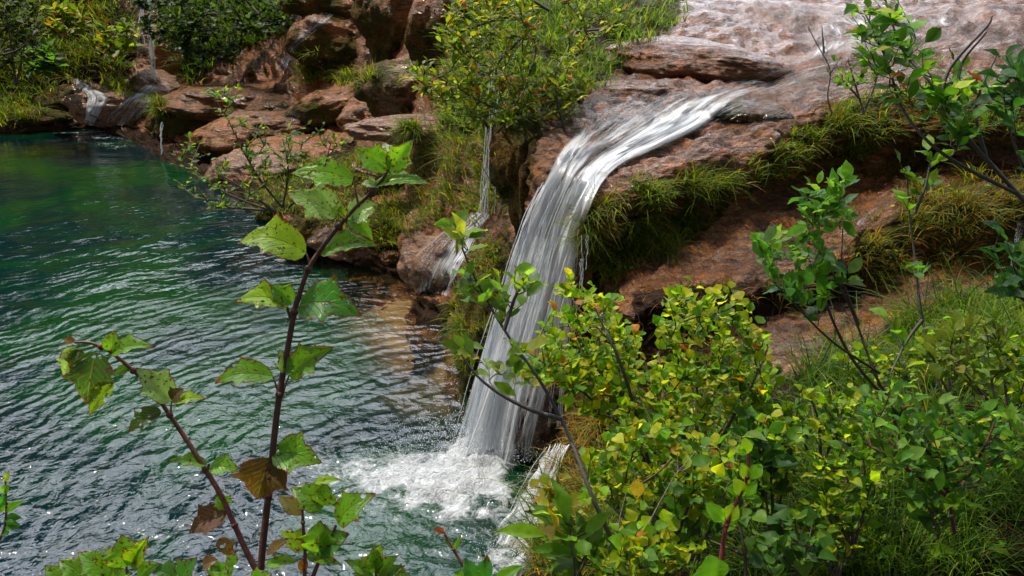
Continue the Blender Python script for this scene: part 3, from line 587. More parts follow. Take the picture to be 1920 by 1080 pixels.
fall_low = cascade('waterfall', 'short white waterfall beside the yellow grassy bank at the bottom', [
 ((1034,834,4.34),(1066,834,4.24),[.3,.45,.3]), ((1012,862,4.32),(1050,866,4.2),[.3,.5,.3]), ((980,915,4.25),(1032,925,4.12),[.35,.62,.4]), ((950,980,4.16),(1015,990,4.03),[.3,.45,.3]), ((918,1062,4.0),(1000,1070,3.9),[.3,.4,.3])], 2, 40, lay=.03)
def strands(label, items, rad, mat, parent=None):
    mb = MB(); dd = []
    for (x0, y0, Y0, x1, y1, Y1, n, wd) in items:
        for k in range(n):
            a = P(x0+random.gauss(0, wd), y0+random.uniform(-4, 4), Y0); b = P(x1+random.gauss(0, wd*1.3), y1, Y1); t0 = random.choice([0, 0, random.uniform(0, .6)]); t1 = random.choice([1, 1, random.uniform(t0+.2, 1)])
            ts = np.linspace(t0, t1, 9)[:, None]; p = a+(b-a)*np.concatenate([ts**.7, ts**.7, ts], 1); p[:, :2] += rng.normal(0, rad*1.2, (9, 2)); tube(mb, p, rad*random.uniform(.4, 1.3), rad*random.uniform(.2, .8), sides=5, sm=3)
    if parent: return mb.build('loose_strands', mat, parent)
    return tag(mb.build('waterfall', mat), label, 'waterfall')
M_strand, nt_, out_ = newmat('water_strand'); N_ = NT(nt_)
pb_ = N_.n('ShaderNodeBsdfPrincipled'); pb_.inputs['Base Color'].default_value = (.85, .9, .95, 1); pb_.inputs['Roughness'].default_value = .15
uv_ = N_.n('ShaderNodeUVMap').outputs[0]; al_ = N_.ramp(N_.noise(N_.mapping(uv_, (7, 1, 1)), 1, 4, .7), .35, .62, .1, .75); N_.l(al_, pb_.inputs['Alpha']); N_.l(pb_.outputs[0], out_.inputs[0])
strands(None, [(1040,836,4.26,938,1055,3.92,9,9), (1052,834,4.22,968,1058,3.9,11,9), (1060,836,4.18,992,1050,3.88,6,8)], .0028, M_strand, fall_low)
strands(None, [(1030,345,5.3,868,858,4.98,22,7), (1050,350,5.2,905,862,4.92,16,16), (1090,365,4.98,1045,800,4.82,14,6), (1060,355,5.1,960,850,4.88,12,18)], .0035, M_strand, fall_main)
strands('thin trickling waterfall left of the mossy knob, behind the willow bush', [(932,125,6.9,905,410,6.9,9,6), (945,135,6.9,925,400,6.85,3,8), (935,300,6.9,898,405,6.9,4,9)], .005, M_strand)
strands('distant thin waterfall dropping from the wooded bank top', [(272,-30,18.2,268,90,18.2,5,2.5), (280,-20,18.2,289,162,18.2,13,2.2), (266,0,18.2,258,150,18.2,3,3)], .013, M_strand)
strands('thin trickle falling off the mossy pillar into the pool', [(305,232,14.9,303,290,14.9,5,1.5)], .008, M_strand)
strands('drip strands under the grassy overhang right of the main waterfall', [(1091,445,4.65,1090,560,4.65,4,2), (1101,440,4.65,1101,530,4.65,3,1.5)], .003, M_strand)
def slide(label, left, right, dens, n=50, m=26, off=.02): return stream('waterfall', left, right, dens, label, n, m, off, M_stream, None, None, 'waterfall')
slide('white side cascade sliding over the grey boulder into the pool', [(890,398),(840,425),(785,465),(758,500),(752,545)], [(930,400),(905,440),(890,480),(868,520),(850,560)], [[.7,.8,.8],[.55,.75,.85],[.45,.7,.9],[.4,.65,.8],[.4,.6,.75]])
slide('small far left cascade stepping down to the pool', [(115,140),(135,160),(160,180),(160,205),(155,235)], [(150,150),(180,170),(205,185),(195,205),(178,235)], [[.9,.9],[.85,.8],[.9,.9],[.95,.9],[1,1]])
slide('veil of water spreading over the pale rock at the far shore', [(275,158),(250,175),(220,195),(200,215),(195,235)], [(300,165),(290,180),(285,200),(270,220),(250,240)], [[1,.9],[.9,.75],[.8,.65],[.65,.55],[.5,.4]])
slide('narrow cascade beside the large mossy boulder', [(600,20),(570,55),(545,85),(528,115),(510,140)], [(635,25),(595,60),(560,90),(545,118),(540,140)], [[.5,.5],[.7,.6],[.6,.6],[.8,.7],[.5,.4]])
def spray():
    mb = MB(); v, t = ico(1); n = 3600
    for k in range(n):
        if k < 3000: c = np.array([-.28, 4.95, 0])+rng.normal(0, 1, 3)*[.3, .2, 0]; c[2] = abs(rng.normal(0, .13))*max(.1, 1-abs(c[0]+.28))+.03
        else: c = PZ(960, 1045, 0)+rng.normal(0, 1, 3)*[.12, .1, 0]; c[2] = abs(rng.normal(0, .07))+.01
        r = rng.uniform(.0008, .0026); mb.add(c+v*[r, r, r*rng.uniform(1, 2.6)], None, t)
    m, nt, out = newmat('spray'); N = NT(nt); b = N.n('ShaderNodeBsdfPrincipled'); b.inputs['Base Color'].default_value = (.85, .9, .95, 1); b.inputs['Roughness'].default_value = .2; N.l(b.outputs[0], out.inputs[0])
    o = mb.build('spray', m); o['kind'] = 'stuff'; tag(o, 'spray thrown up where the waterfalls hit the pool', 'spray')
spray()
#%%VEG
# leaf shapes: outline half-widths along the blade (0 base .. 1 tip)
SHAPES = {'round': [.05, .3, .46, .5, .42, .22, .0], 'willow': [.03, .12, .18, .19, .16, .09, .0], 'ovate': [.03, .17, .26, .28, .23, .13, .0], 'tiny': [.04, .2, .28, .24, .0]}
def leaf_tmpl(kind, fold=.25, droop=.3, wave=0.0, ser=0.0):
    w = np.array(SHAPES[kind]); n = len(w); y = np.linspace(0, 1, n); v = []; uv = []
    for i in range(n):
        ww = w[i]*(1+ser*(-1)**i)
        for s in (-1, 0, 1):
            z = abs(s)*ww*fold-droop*y[i]**2+wave*math.sin(i*2.1+s)
            v.append([s*ww, y[i], z]); uv.append([y[i], .5+s*.5])
    i = np.arange(n*3).reshape(n, 3); q = np.stack([i[:-1, :-1], i[:-1, 1:], i[1:, 1:], i[1:, :-1]], -1).reshape(-1, 4)
    return np.array(v), q, np.array(uv)
TM = {k: [leaf_tmpl(k, f, d, wv) for f, d, wv in ((.2, .15, .03), (.45, .35, .05), (.3, -.12, .04), (.65, .25, .02))] for k in SHAPES}
def put_leaves(mb, kind, base, ax, nrm, size, tint):
    """instances a leaf at every base point; ax = growth direction, nrm = upper side"""
    base = np.asarray(base); ax = unit(np.asarray(ax)); x = unit(np.cross(ax, nrm)); z = np.cross(x, ax)
    which = rng.integers(0, 4, len(base))
    for k in range(4):
        s = which == k
        if not s.any(): continue
        t, q, uv = TM[kind][k]; b, X, Y, Z, sz = base[s], x[s], ax[s], z[s], np.asarray(size)[s][:, None, None]
        wj = rng.uniform(.8, 1.15, (len(b), 1, 1))
        v = b[:, None]+sz*(t[None, :, 0:1]*wj*X[:, None]+t[None, :, 1:2]*Y[:, None]+t[None, :, 2:3]*Z[:, None])
        n = len(t); qq = (q[None]+(np.arange(len(b))*n)[:, None, None]).reshape(-1, 4)
        mb.add(v.reshape(-1, 3), qq, None, np.repeat(np.asarray(tint)[s], n, 0), np.tile(uv, (len(b), 1)))
def pal(cols, wts, n, jit=.18):
    cols = np.array(cols); i = rng.choice(len(cols), n, p=np.array(wts)/sum(wts))
    return np.clip(cols[i]*(1+rng.normal(0, jit, (n, 1)))*(1+rng.normal(0, jit*.4, (n, 3))), .002, .9)
G_YEL = ([(.26, .34, .01), (.15, .29, .01), (.38, .38, .015), (.07, .17, .008), (.36, .14, .012)], [5, 5.5, 2.6, 3.5, .3])
G_MID = ([(.1, .22, .01), (.06, .15, .01), (.17, .29, .015), (.035, .09, .008), (.26, .2, .015)], [4, 4, 2, 2, .3])
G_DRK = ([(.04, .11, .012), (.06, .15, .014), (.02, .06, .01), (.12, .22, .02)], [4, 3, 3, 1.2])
G_WIL = ([(.17, .23, .012), (.1, .16, .012), (.27, .27, .02), (.05, .09, .01), (.34, .1, .02)], [4, 4, 2, 2, .5])
def shrub(label, cat, stems, regions, ntw, kind, lsize, palette, per=14, r0=.008, twr=.0022, drange=(2, 3), group=None, barkc=(.055, .04, .03), name='shrub', mat=None, base=None, up=.5, spread=.35, cluster=1, lfrom=.25):
    """stems: lists of (px,py,depth); regions: crown outlines that the twigs fill, each (polygon, share)"""
    S3 = [np.array([PD(a, b, c) for a, b, c in s]) for s in stems]
    root = empty(name, base if base is not None else S3[0][0], label, cat, group)
    mb = MB(); pts = []
    for s in S3: p = tube(mb, s, r0*random.uniform(.6, .85), r0*.25, barkc, 7, 6); pts.append(p)
    allp = np.concatenate(pts); lb, la, ln, lz = [], [], [], []
    for poly, share in regions:
        poly = np.array(poly, float); n = int(ntw*share); x0, y0 = poly.min(0); x1, y1 = poly.max(0); k = 0
        while k < n:
            px, py = random.uniform(x0, x1), random.uniform(y0, y1)
            if not inpoly(np.array([px]), np.array([py]), poly)[0]: continue
            k += 1; tgt = PD(px, py, random.uniform(*drange))
            d = np.linalg.norm(allp-tgt, axis=1)+1.2*np.maximum(0, allp[:, 2]-tgt[2]+.05); a = allp[np.argmin(d+rng.uniform(0, .12, len(d)))]
            L = np.linalg.norm(tgt-a)
            if L < .03: continue
            mid = (a+tgt)/2+np.array([random.uniform(-1, 1), random.uniform(-1, 1), -.35])*L*.16
            q1 = a+(mid-a)*.5+rng.normal(0, .03, 3)*L
            p = tube(mb, [a, q1, mid, tgt], twr*(1+L), twr*.45, barkc, 5, 3)
            m = max(3, int(per*min(1.4, .5+L))); t = np.linspace(lfrom, 1, m)**.8
            idx = t*(len(p)-1); pos = np.stack([np.interp(idx, np.arange(len(p)), p[:, j]) for j in range(3)], -1)
            dr = unit(p[-1]-p[-3])
            for c in range(m):
                for cc in range(cluster):
                    side = unit(np.cross(dr, [0, 0, 1])+1e-3)*(1 if (c+cc) % 2 else -1)
                    ax = dr*random.uniform(.3, .9)+side*random.uniform(.3, 1.0)+np.array([0, 0, random.uniform(-.3, .6)])*up+rng.normal(0, .3, 3)
                    lb.append(pos[c]); la.append(ax); ln.append(np.array([0, -.25, 1])+rng.normal(0, spread, 3)); lz.append(lsize*random.uniform(.6, 1.2))
            allp = np.concatenate([allp, p[3:-2]]) if len(allp) < 5000 else allp
    mb.build('stems', M_bark, root)
    ml = MB(); put_leaves(ml, kind, lb, la, np.array(ln), np.array(lz), pal(palette[0], palette[1], len(lb))); ml.build('leaves', mat or M_leaf, root)
    return root
# ------------------------------------------------------------ grass
GR_PAL = ([(.12, .19, .008), (.07, .13, .006), (.19, .25, .01), (.3, .24, .06), (.24, .11, .02), (.04, .08, .006)], [5, 4, 3, 1.6, .8, 2])
GR_STRAW = ([(.2, .16, .03), (.1, .14, .015), (.28, .13, .02), (.16, .19, .02), (.06, .09, .01)], [3, 3, 2, 2, 2])
GR_DEEP = ([(.04, .1, .006), (.08, .16, .008), (.02, .055, .006), (.14, .22, .012), (.24, .2, .05)], [4, 4, 3, 2, .5])
def blades(mb, base, nrm, length, width, lean, palette, seg=5, tuft=0.0):
    """lean: mean lean vector; every blade is a bent tapering strip"""
    n = len(base); base = np.asarray(base); th = rng.uniform(0, 2*np.pi, n); lean = np.asarray(lean)*rng.uniform(-.2, 1.4, (n, 1))+.9*np.stack([noise(base/.3+3), noise(base/.3+8), .4*noise(base/.3+12)], -1)
    out = np.stack([np.cos(th), np.sin(th), np.zeros(n)], -1)+lean; g = np.array([0, 0, 1.0])
    d0 = unit(nrm*.35+g*.75+out*rng.uniform(.15, .7, (n, 1))); L = length*rng.uniform(.45, 1.25, n)
    sag = rng.uniform(.25, 1.25, n)[:, None]; side = unit(np.cross(d0, out)+rng.normal(0, .2, (n, 3)))
    t = np.linspace(0, 1, seg)[None, :, None]; od = unit(out)[:, None]
    c = base[:, None]+L[:, None, None]*(d0[:, None]*t+(od*.55-g*.75)*sag[:, None]*t**2.2*.75)
    wd = (width*rng.uniform(.6, 1.3, n))[:, None, None]*(1-.9*t**1.6)
    v = np.stack([c-side[:, None]*wd/2, c+side[:, None]*wd/2], 2).reshape(n, seg*2, 3)
    i = np.arange(seg*2).reshape(seg, 2); q = np.stack([i[:-1, 0], i[:-1, 1], i[1:, 1], i[1:, 0]], -1)
    qq = (q[None]+(np.arange(n)*seg*2)[:, None, None]).reshape(-1, 4)
    mb.add(v.reshape(-1, 3), qq, None, np.repeat(pal(palette[0], palette[1], n, .22), seg*2, 0))
def grass(label, polys, n, length, wpx, palette, lean=(0, -.25, 0), tuft=10, tr=12, ymax=60, seg=5, bv=None, gap=-.12, weeds=.012):
    mb = MB(); tot = 0; lean = np.array(lean)
    areas = []
    for p in polys: a = np.array(p, float); areas.append(abs(np.sum(a[:, 0]*np.roll(a[:, 1], 1)-a[:, 1]*np.roll(a[:, 0], 1)))/2)
    Bs, Ns = [], []
    for p, ar in zip(polys, areas):
        a = np.array(p, float); want = int(n*ar/sum(areas)/tuft); k = 0; x0, y0 = a.min(0); x1, y1 = a.max(0)
        while k < want:
            px, py = random.uniform(x0, x1), random.uniform(y0, y1)
            if not inpoly(np.array([px]), np.array([py]), a)[0]: continue
            k += 1; h, nn = hit(px, py, 0, bv or BV2)
            if h is None or h[1] > ymax or h[2] < .03: continue
            dist = h[1]; sz = tr*dist/F
            for j in range(tuft): Bs.append(h+rng.normal(0, 1, 3)*sz*[1, 1, .15]-nn*.01); Ns.append(nn)
    Bs = np.array(Bs); Ns = np.array(Ns); keep = noise(Bs/.16+5)+.5*noise(Bs/.5) > gap; Bs, Ns = Bs[keep], Ns[keep]; ln = length*(1+.7*noise(Bs/.25)); blades(mb, Bs, Ns, ln, np.maximum(.0025, wpx*Bs[:, 1]/F), lean, palette, seg)
    wi = rng.choice(len(Bs), int(len(Bs)*weeds)); put_leaves(mb, 'ovate', Bs[wi]+[0, 0, length*.35], rng.normal(0, 1, (len(wi), 3))*[1, 1, .3]+[0, -.3, .2], np.array([0, 0, 1])+rng.normal(0, .4, (len(wi), 3)), length*rng.uniform(.12, .3, len(wi)), pal(*G_MID, len(wi)))
    o = mb.build('grass', M_grass, None); o['kind'] = 'stuff'; tag(o, label, 'grass'); return o
grass('green turf overhanging the edge of the main stream ledge', [GR_A], 9000, .13, 2.0, GR_PAL, (-.15, -.8, -.1), 14, 8, gap=0.02)
grass('green turf overhanging the edge of the main stream ledge', [[(1080,420),(1180,345),(1330,335),(1400,305),(1440,285),(1500,240),(1600,195),(1640,230),(1450,330),(1250,390),(1100,470)]], 2600, .2, 1.8, GR_PAL, (-.1, -.8, -.1), 14, 8)
grass('long mixed grass hanging down the face below the stream ledge', [[(1085,450),(1150,415),(1300,380),(1330,420),(1290,460),(1200,500),(1120,545)]], 2400, .16, 1.8, GR_PAL, (-.15, -1.0, -.4), 12, 8, gap=-.3)
grass('orange tinged grass tuft at the brink right of the main waterfall', [[(1090,400),(1150,380),(1160,430),(1100,450)]], 500, .17, 2.0, GR_STRAW, (-.3, -.8, -.3), 10, 8, gap=-2)
grass('rusty roots and dead grass matted under the middle slab', [BRUSH], 4200, .12, 1.8, ([(.12, .045, .015), (.22, .1, .02), (.06, .025, .01), (.1, .12, .015)], [4, 2, 4, 1.5]), (-.3, -.6, -.6), 10, 12, gap=-.3)
grass('mixed green and straw grass clump below the right-hand slab', [GR_B], 5500, .17, 2.0, GR_STRAW, (-.1, -.6, 0), 12, 12)
grass('long dark grass on the near right bank', [GR_C], 15000, .3, 3.2, GR_DEEP, (-.5, .1, .1), 9, 26)
grass('sunlit long grass under the right-hand bush', [[(1630,680),(1690,585),(1800,560),(1960,560),(1960,760),(1700,760)]], 5000, .2, 2.2, GR_PAL, (-.3, -.1, 0), 14, 16)
grass('bright grass slope above the main stream', [GR_D], 13000, .2, 2.0, ([(.1, .19, .015), (.06, .13, .012), (.17, .25, .02), (.22, .2, .05), (.04, .08, .01)], [5, 4, 3, .8, 1.5]), (-.3, -.4, 0), 12, 10)
grass('grassy clumps between the shore stones', [GR_E], 9000, .2, 1.6, GR_PAL, (-.2, -.4, 0), 12, 9)
grass('grass covering the far left bank', [GR_F], 9000, .42, 1.6, GR_PAL, (.1, -.5, 0), 14, 8)
grass('long shaded grass on the bank behind the stepped rocks', [GR_G], 6000, .5, 1.6, GR_DEEP, (-.6, -.4, 0), 14, 8)
grass('straw coloured grass hanging beside the short waterfall', [[(1010,1000),(1060,840),(1120,770),(1190,780),(1180,1080),(1000,1080)]], 7000, .16, 2.2, ([(.32, .16, .02), (.22, .17, .02), (.12, .15, .02), (.3, .24, .05)], [3, 3, 2, 2]), (-.5, -.6, -.5), 12, 14)
grass('grass draped down the bank left of the main waterfall', [[(850,560),(900,480),(935,440),(940,560),(880,700),(850,690)]], 2500, .13, 1.8, GR_PAL, (-.5, -.6, -.3), 10, 9)
for i, (a, b, c, d, lb) in enumerate([(583,130,18,30,'grass tuft on the left flank of the mossy boulder'), (655,150,45,14,'grass fringe under the large mossy boulder'), (770,250,14,14,'small grass tuft on the pale slab'), (300,205,12,18,'bright grass tuft on top of the mossy pillar'), (1010,700,10,10,'tiny tuft'), (690,310,45,22,'dark rush tuft between the shore rocks')]):
    if lb == 'tiny tuft': continue
    grass(lb, [[(a-c,b-d),(a+c,b-d),(a+c,b+d),(a-c,b+d)]], 700, .28, 1.5, GR_PAL, (-.1, -.6, -.2), 12, 6)
#%%SHRUBS
# unseen trees added beyond the pool so the water mirrors dark, not sky
def wood():
    mb = MB(); b, a, n_, z = [], [], [], []
    for i in range(26):
        x = random.uniform(-34, -2); y = 24+random.uniform(0, 9)+abs(x)*.05; h = random.uniform(5, 8)*(.75 if x > -8 else 1.1); z0 = 4.5+(y-22)*.45+abs(x)*.05
        for k in range(220):
            t = random.random()**.8; r = (1-t)*h*.3+.2; th = random.uniform(0, 6.28); rr = r*math.sqrt(random.random())
            b.append([x+rr*math.cos(th), y+rr*math.sin(th), z0+t*h]); a.append([math.cos(th), math.sin(th), random.uniform(-.5, .3)]); n_.append([0, 0, 1]); z.append(random.uniform(.6, 1.1))
    put_leaves(mb, 'ovate', b, a, np.array(n_)+rng.normal(0, .4, (len(b), 3)), np.array(z), pal(*G_DRK, len(b))); o = mb.build('unseen_woodland', M_leaf); o['kind'] = 'stuff'; tag(o, 'unseen dark trees added behind the pool to darken its reflection', 'unseen_woodland')
wood()
Y_ = G_YEL
shrub('yellow green round leaved bush leaning over the main waterfall', 'shrub',
 [[(1240,1000,2.6),(1210,880,2.6),(1180,770,2.65),(1165,740,2.65),(1150,650,2.7),(1085,580,2.75),(1060,530,2.8)], [(1215,870,2.6),(1165,800,2.6),(1110,750,2.65),(1050,700,2.7),(1000,670,2.75)], [(1225,900,2.6),(1170,700,2.5),(1130,610,2.6),(1110,560,2.7)]],
 [([(1000,640),(1040,560),(1060,510),(1110,530),(1180,560),(1200,620),(1210,720),(1120,740),(1020,720),(960,700)], .8), ([(1040,740),(1200,720),(1200,800),(1140,800)], .2)], 190, 'round', .031, Y_, 9, .009, .0022, (2.45, 2.9), lfrom=.3, name='round_leaved_shrub', group='yellow green round leaved bushes on the right bank')
shrub('yellow green round leaved bush in the middle of the right bank', 'shrub',
 [[(1310,1000,2.5),(1308,860,2.5),(1306,760,2.55),(1308,640,2.6),(1300,570,2.7)], [(1315,900,2.5),(1370,790,2.5),(1410,720,2.55),(1440,650,2.6)], [(1308,860,2.5),(1250,760,2.5),(1235,660,2.6)]],
 [([(1230,600),(1270,530),(1340,520),(1400,560),(1440,650),(1470,700),(1440,780),(1350,800),(1240,790),(1180,740),(1230,690)], 1)], 240, 'round', .03, Y_, 9, .01, .0022, (2.35, 2.85), lfrom=.3, name='round_leaved_shrub', group='yellow green round leaved bushes on the right bank')
shrub('yellow green round leaved bush low on the bank above the bottom edge', 'shrub',
 [[(1260,1100,2.1),(1230,990,2.1),(1200,920,2.15),(1180,850,2.2)], [(1250,1060,2.1),(1290,950,2.1),(1330,860,2.2)], [(1240,1040,2.1),(1160,960,2.2),(1090,900,2.3)]],
 [([(1100,830),(1180,790),(1300,800),(1380,830),(1370,900),(1300,980),(1180,960),(1080,930)], 1)], 170, 'round', .03, Y_, 9, .009, .0022, (2.0, 2.45), lfrom=.3, name='round_leaved_shrub', group='yellow green round leaved bushes on the right bank')
shrub('small yellow leaved shrub at the brink of the short waterfall', 'shrub',
 [[(1090,1080,2.5),(1060,1000,2.5),(1035,940,2.5)]], [([(1000,910),(1060,880),(1110,960),(1080,1040),(1010,990)], 1)], 18, 'round', .04, ([(.34, .32, .03), (.24, .26, .03), (.3, .18, .02)], [5, 4, 1]), 8, .005, .002, (2.4, 2.65), name='small_shrub')
shrub('long leaved willow shoot beside the straw grass at the bottom', 'shrub',
 [[(1080,1110,2.0),(1075,1040,2.0),(1070,960,2.05)], [(1080,1090,2.0),(1110,1020,2.0)]], [([(1020,960),(1140,990),(1160,1060),(1020,1060)], 1)], 12, 'willow', .1, G_MID, 6, .005, .002, (1.9, 2.15), name='willow_shoot')
shrub('slender grey stemmed sapling crossing in front of the main waterfall', 'sapling',
 [[(1185,1110,2.0),(1150,1020,2.0),(1110,930,2.0),(1080,850,2.05),(1052,785,2.1),(1010,710,2.1),(960,640,2.15),(925,585,2.2),(890,520,2.2),(862,455,2.2),(845,430,2.2)], [(1052,785,2.1),(1000,770,2.1),(940,740,2.1),(895,705,2.1),(865,665,2.1)], [(945,620,2.15),(965,560,2.15),(985,515,2.15)]],
 [([(815,420),(880,415),(880,450),(830,455)], .18), ([(940,500),(1010,500),(1010,530),(950,530)], .16), ([(860,510),(950,500),(960,600),(900,620),(865,570)], .35), ([(840,650),(1000,640),(1010,720),(900,700)], .25), ([(850,650),(890,650),(890,680)], .06)],
 34, 'ovate', .058, ([(.13, .24, .02), (.07, .16, .02), (.2, .28, .03), (.28, .24, .03)], [4, 3, 3, .5]), 6, .0085, .0018, (2.05, 2.25), barkc=(.07, .065, .06), lfrom=.4, name='sapling')
shrub('bare pale forked twig rising among the yellow bushes', 'twig', [[(1180,1060,1.9),(1215,985,1.9),(1255,910,1.9),(1275,880,1.9),(1320,830,1.95)], [(1175,1040,1.9),(1160,990,1.9),(1175,920,1.92)], [(1272,885,1.9),(1270,850,1.9)]], [([(1300,820),(1340,820),(1340,850),(1290,850)], 1)], 4, 'ovate', .05, G_MID, 4, .003, .0015, (1.9, 1.95), barkc=(.2, .17, .15), name='twig')
shrub('green oval leaved willow rising in front of the middle slab', 'willow',
 [[(1690,860,2.8),(1670,760,2.8),(1640,700,2.8),(1600,590,2.85),(1560,510,2.85),(1520,440,2.9),(1505,390,2.9)], [(1670,760,2.8),(1590,660,2.85),(1540,540,2.85),(1530,450,2.9),(1560,370,2.9)], [(1650,700,2.8),(1560,640,2.8),(1480,560,2.8),(1430,500,2.85)], [(1610,610,2.85),(1580,520,2.85),(1580,430,2.9)]],
 [([(1490,370),(1530,330),(1560,400),(1540,470),(1500,440)], .25), ([(1550,340),(1600,330),(1590,420),(1565,430)], .2), ([(1410,440),(1480,440),(1560,480),(1600,520),(1560,580),(1460,560)], .55)],
 75, 'ovate', .066, ([(.06, .17, .02), (.035, .12, .02), (.11, .24, .03), (.09, .17, .07)], [4, 3, 3, 1.5]), 6, .0075, .0016, (2.75, 2.95), barkc=(.05, .03, .025), up=1.0, lfrom=.35, name='willow')
shrub('tall thin stemmed shoot with small leaves left of the right-hand bush', 'shoot',
 [[(1830,920,2.5),(1800,820,2.5),(1760,720,2.5),(1730,600,2.55),(1715,480,2.6),(1705,400,2.6),(1700,320,2.6)], [(1730,600,2.55),(1700,640,2.55),(1670,700,2.5)], [(1715,400,2.6),(1735,350,2.6),(1745,300,2.6)]],
 [([(1670,280),(1770,280),(1770,350),(1690,380)], .6), ([(1690,480),(1730,480),(1730,520),(1700,520)], .2), ([(1640,560),(1700,600),(1680,640)], .2)], 16, 'ovate', .06, G_MID, 6, .008, .0016, (2.5, 2.65), barkc=(.06, .055, .05), up=1.0, name='shoot')
shrub('broad leaved bush arching over the upper right stream', 'shrub',
 [[(2020,430,2.3),(1920,370,2.3),(1820,320,2.3),(1745,270,2.3),(1690,200,2.35),(1665,120,2.35),(1620,20,2.4)], [(1960,420,2.3),(1860,310,2.3),(1800,240,2.3),(1740,150,2.3),(1690,90,2.35),(1660,0,2.35)], [(1800,240,2.3),(1800,130,2.3),(1850,60,2.3)], [(1850,300,2.3),(1830,200,2.3),(1870,100,2.3)], [(1760,210,2.3),(1780,130,2.3),(1850,50,2.3),(1860,30,2.3)]],
 [([(1580,10),(1640,-10),(1700,0),(1690,80),(1600,60)], .2), ([(1580,60),(1700,50),(1760,100),(1850,130),(1870,230),(1800,280),(1700,190),(1620,130)], .8)],
 88, 'ovate', .055, ([(.06, .18, .015), (.035, .11, .01), (.12, .26, .015), (.15, .2, .08), (.3, .06, .02)], [4, 3, 2, 1.3, .25]), 6, .0085, .0018, (2.15, 2.5), barkc=(.055, .05, .045), lfrom=.35, name='broad_leaved_shrub')
shrub('broad leaved bush cut off by the right edge above the middle slab', 'shrub',
 [[(2000,420,2.1),(1930,330,2.1),(1895,250,2.1),(1880,170,2.1)], [(1990,640,2.1),(1930,560,2.1),(1900,500,2.1)]],
 [([(1850,110),(1940,90),(1950,260),(1900,300),(1850,200)], .6), ([(1860,440),(1950,420),(1950,620),(1880,560)], .4)], 45, 'ovate', .06, ([(.04, .13, .03), (.03, .09, .03), (.12, .2, .08)], [4, 3, 1.3]), 6, .007, .0018, (2.0, 2.2), name='broad_leaved_shrub')
shrub('nearly bare dark twiggy shoot beside the upper stream', 'twig', [[(1560,215,4.6),(1552,180,4.6),(1556,130,4.6),(1530,80,4.6),(1515,50,4.6)], [(1555,140,4.6),(1575,110,4.6)], [(1545,100,4.6),(1541,50,4.6)]], [([(1515,50),(1580,60),(1580,130),(1530,120)], 1)], 8, 'tiny', .01, G_MID, 2, .008, .002, (4.5, 4.7), name='twig')
shrub('small leafy shrub with thin dark stems between stream and turf', 'shrub', [[(1620,215,4.4),(1610,180,4.4),(1595,130,4.4),(1590,110,4.4)], [(1620,210,4.4),(1640,160,4.4),(1650,120,4.4)], [(1612,185,4.4),(1580,150,4.4)]],
 [([(1565,110),(1660,105),(1670,170),(1600,190),(1570,160)], 1)], 26, 'round', .036, G_MID, 5, .009, .0025, (4.2, 4.6), name='small_shrub')
shrub('glossy green bush in the middle of the lower right bank', 'shrub',
 [[(1790,1000,2.0),(1770,900,2.0),(1720,820,2.0),(1670,760,2.0)], [(1780,950,2.0),(1840,850,2.0),(1870,780,2.0)], [(1775,930,2.0),(1700,880,2.0),(1620,830,2.0)]],
 [([(1610,740),(1680,720),(1770,760),(1800,850),(1760,900),(1640,870)], .6), ([(1780,770),(1860,750),(1930,800),(1910,900),(1800,890)], .4)],
 120, 'ovate', .04, ([(.08, .2, .02), (.04, .13, .02), (.14, .28, .03), (.28, .26, .03)], [4, 3, 3, .3]), 8, .007, .002, (1.85, 2.15), barkc=(.09, .02, .015), lfrom=.3, name='glossy_shrub')
shrub('olive leaved bush near the right edge under the lowest slab', 'shrub',
 [[(1880,820,2.3),(1860,720,2.3),(1850,640,2.35)], [(1870,770,2.3),(1800,690,2.3)]], [([(1760,600),(1850,590),(1900,620),(1890,700),(1800,720),(1730,680)], 1)], 60, 'ovate', .045, ([(.15, .22, .02), (.1, .16, .015), (.24, .28, .05)], [3, 3, 1]), 8, .007, .002, (2.2, 2.45), name='olive_shrub')
shrub('small bright shoot low on the lower right bank', 'shoot', [[(1760,1010,1.9),(1740,950,1.9),(1725,920,1.9)], [(1750,990,1.9),(1790,960,1.9)]], [([(1690,920),(1810,900),(1800,980),(1700,970)], 1)], 10, 'ovate', .055, G_MID, 5, .004, .0015, (1.85, 1.95), name='shoot')
shrub('notched dark leaved shrub low at the bottom right', 'shrub', [[(1500,1110,1.9),(1495,1020,1.9),(1490,970,1.9)], [(1500,1080,1.9),(1450,1020,1.9)]], [([(1410,1000),(1480,960),(1540,990),(1540,1060),(1430,1070)], 1)], 24, 'round', .04, G_DRK, 6, .005, .002, (1.8, 2.0), name='small_shrub')
shrub('dark willow leaved shoot behind the thorny red stem', 'shrub', [[(1440,960,2.2),(1425,870,2.2),(1420,790,2.2)]], [([(1370,780),(1480,770),(1490,870),(1400,900)], 1)], 18, 'ovate', .06, G_DRK, 6, .005, .002, (2.1, 2.3), name='willow_shoot')
shrub('leafy green shoots filling the bank behind the pale forked twig', 'shrub', [[(1400,1100,2.0),(1390,1000,2.0),(1350,930,2.05)], [(1395,1040,2.0),(1300,1000,2.1)]], [([(1260,900),(1400,880),(1420,980),(1300,1060),(1200,1040)], 1)], 40, 'round', .034, G_MID, 8, .006, .002, (1.95, 2.2), name='small_shrub')
DENSE = ([(.13, .27, .008), (.22, .35, .01), (.06, .15, .008), (.32, .38, .012), (.03, .08, .006)], [4, 4, 3, 3, 2])
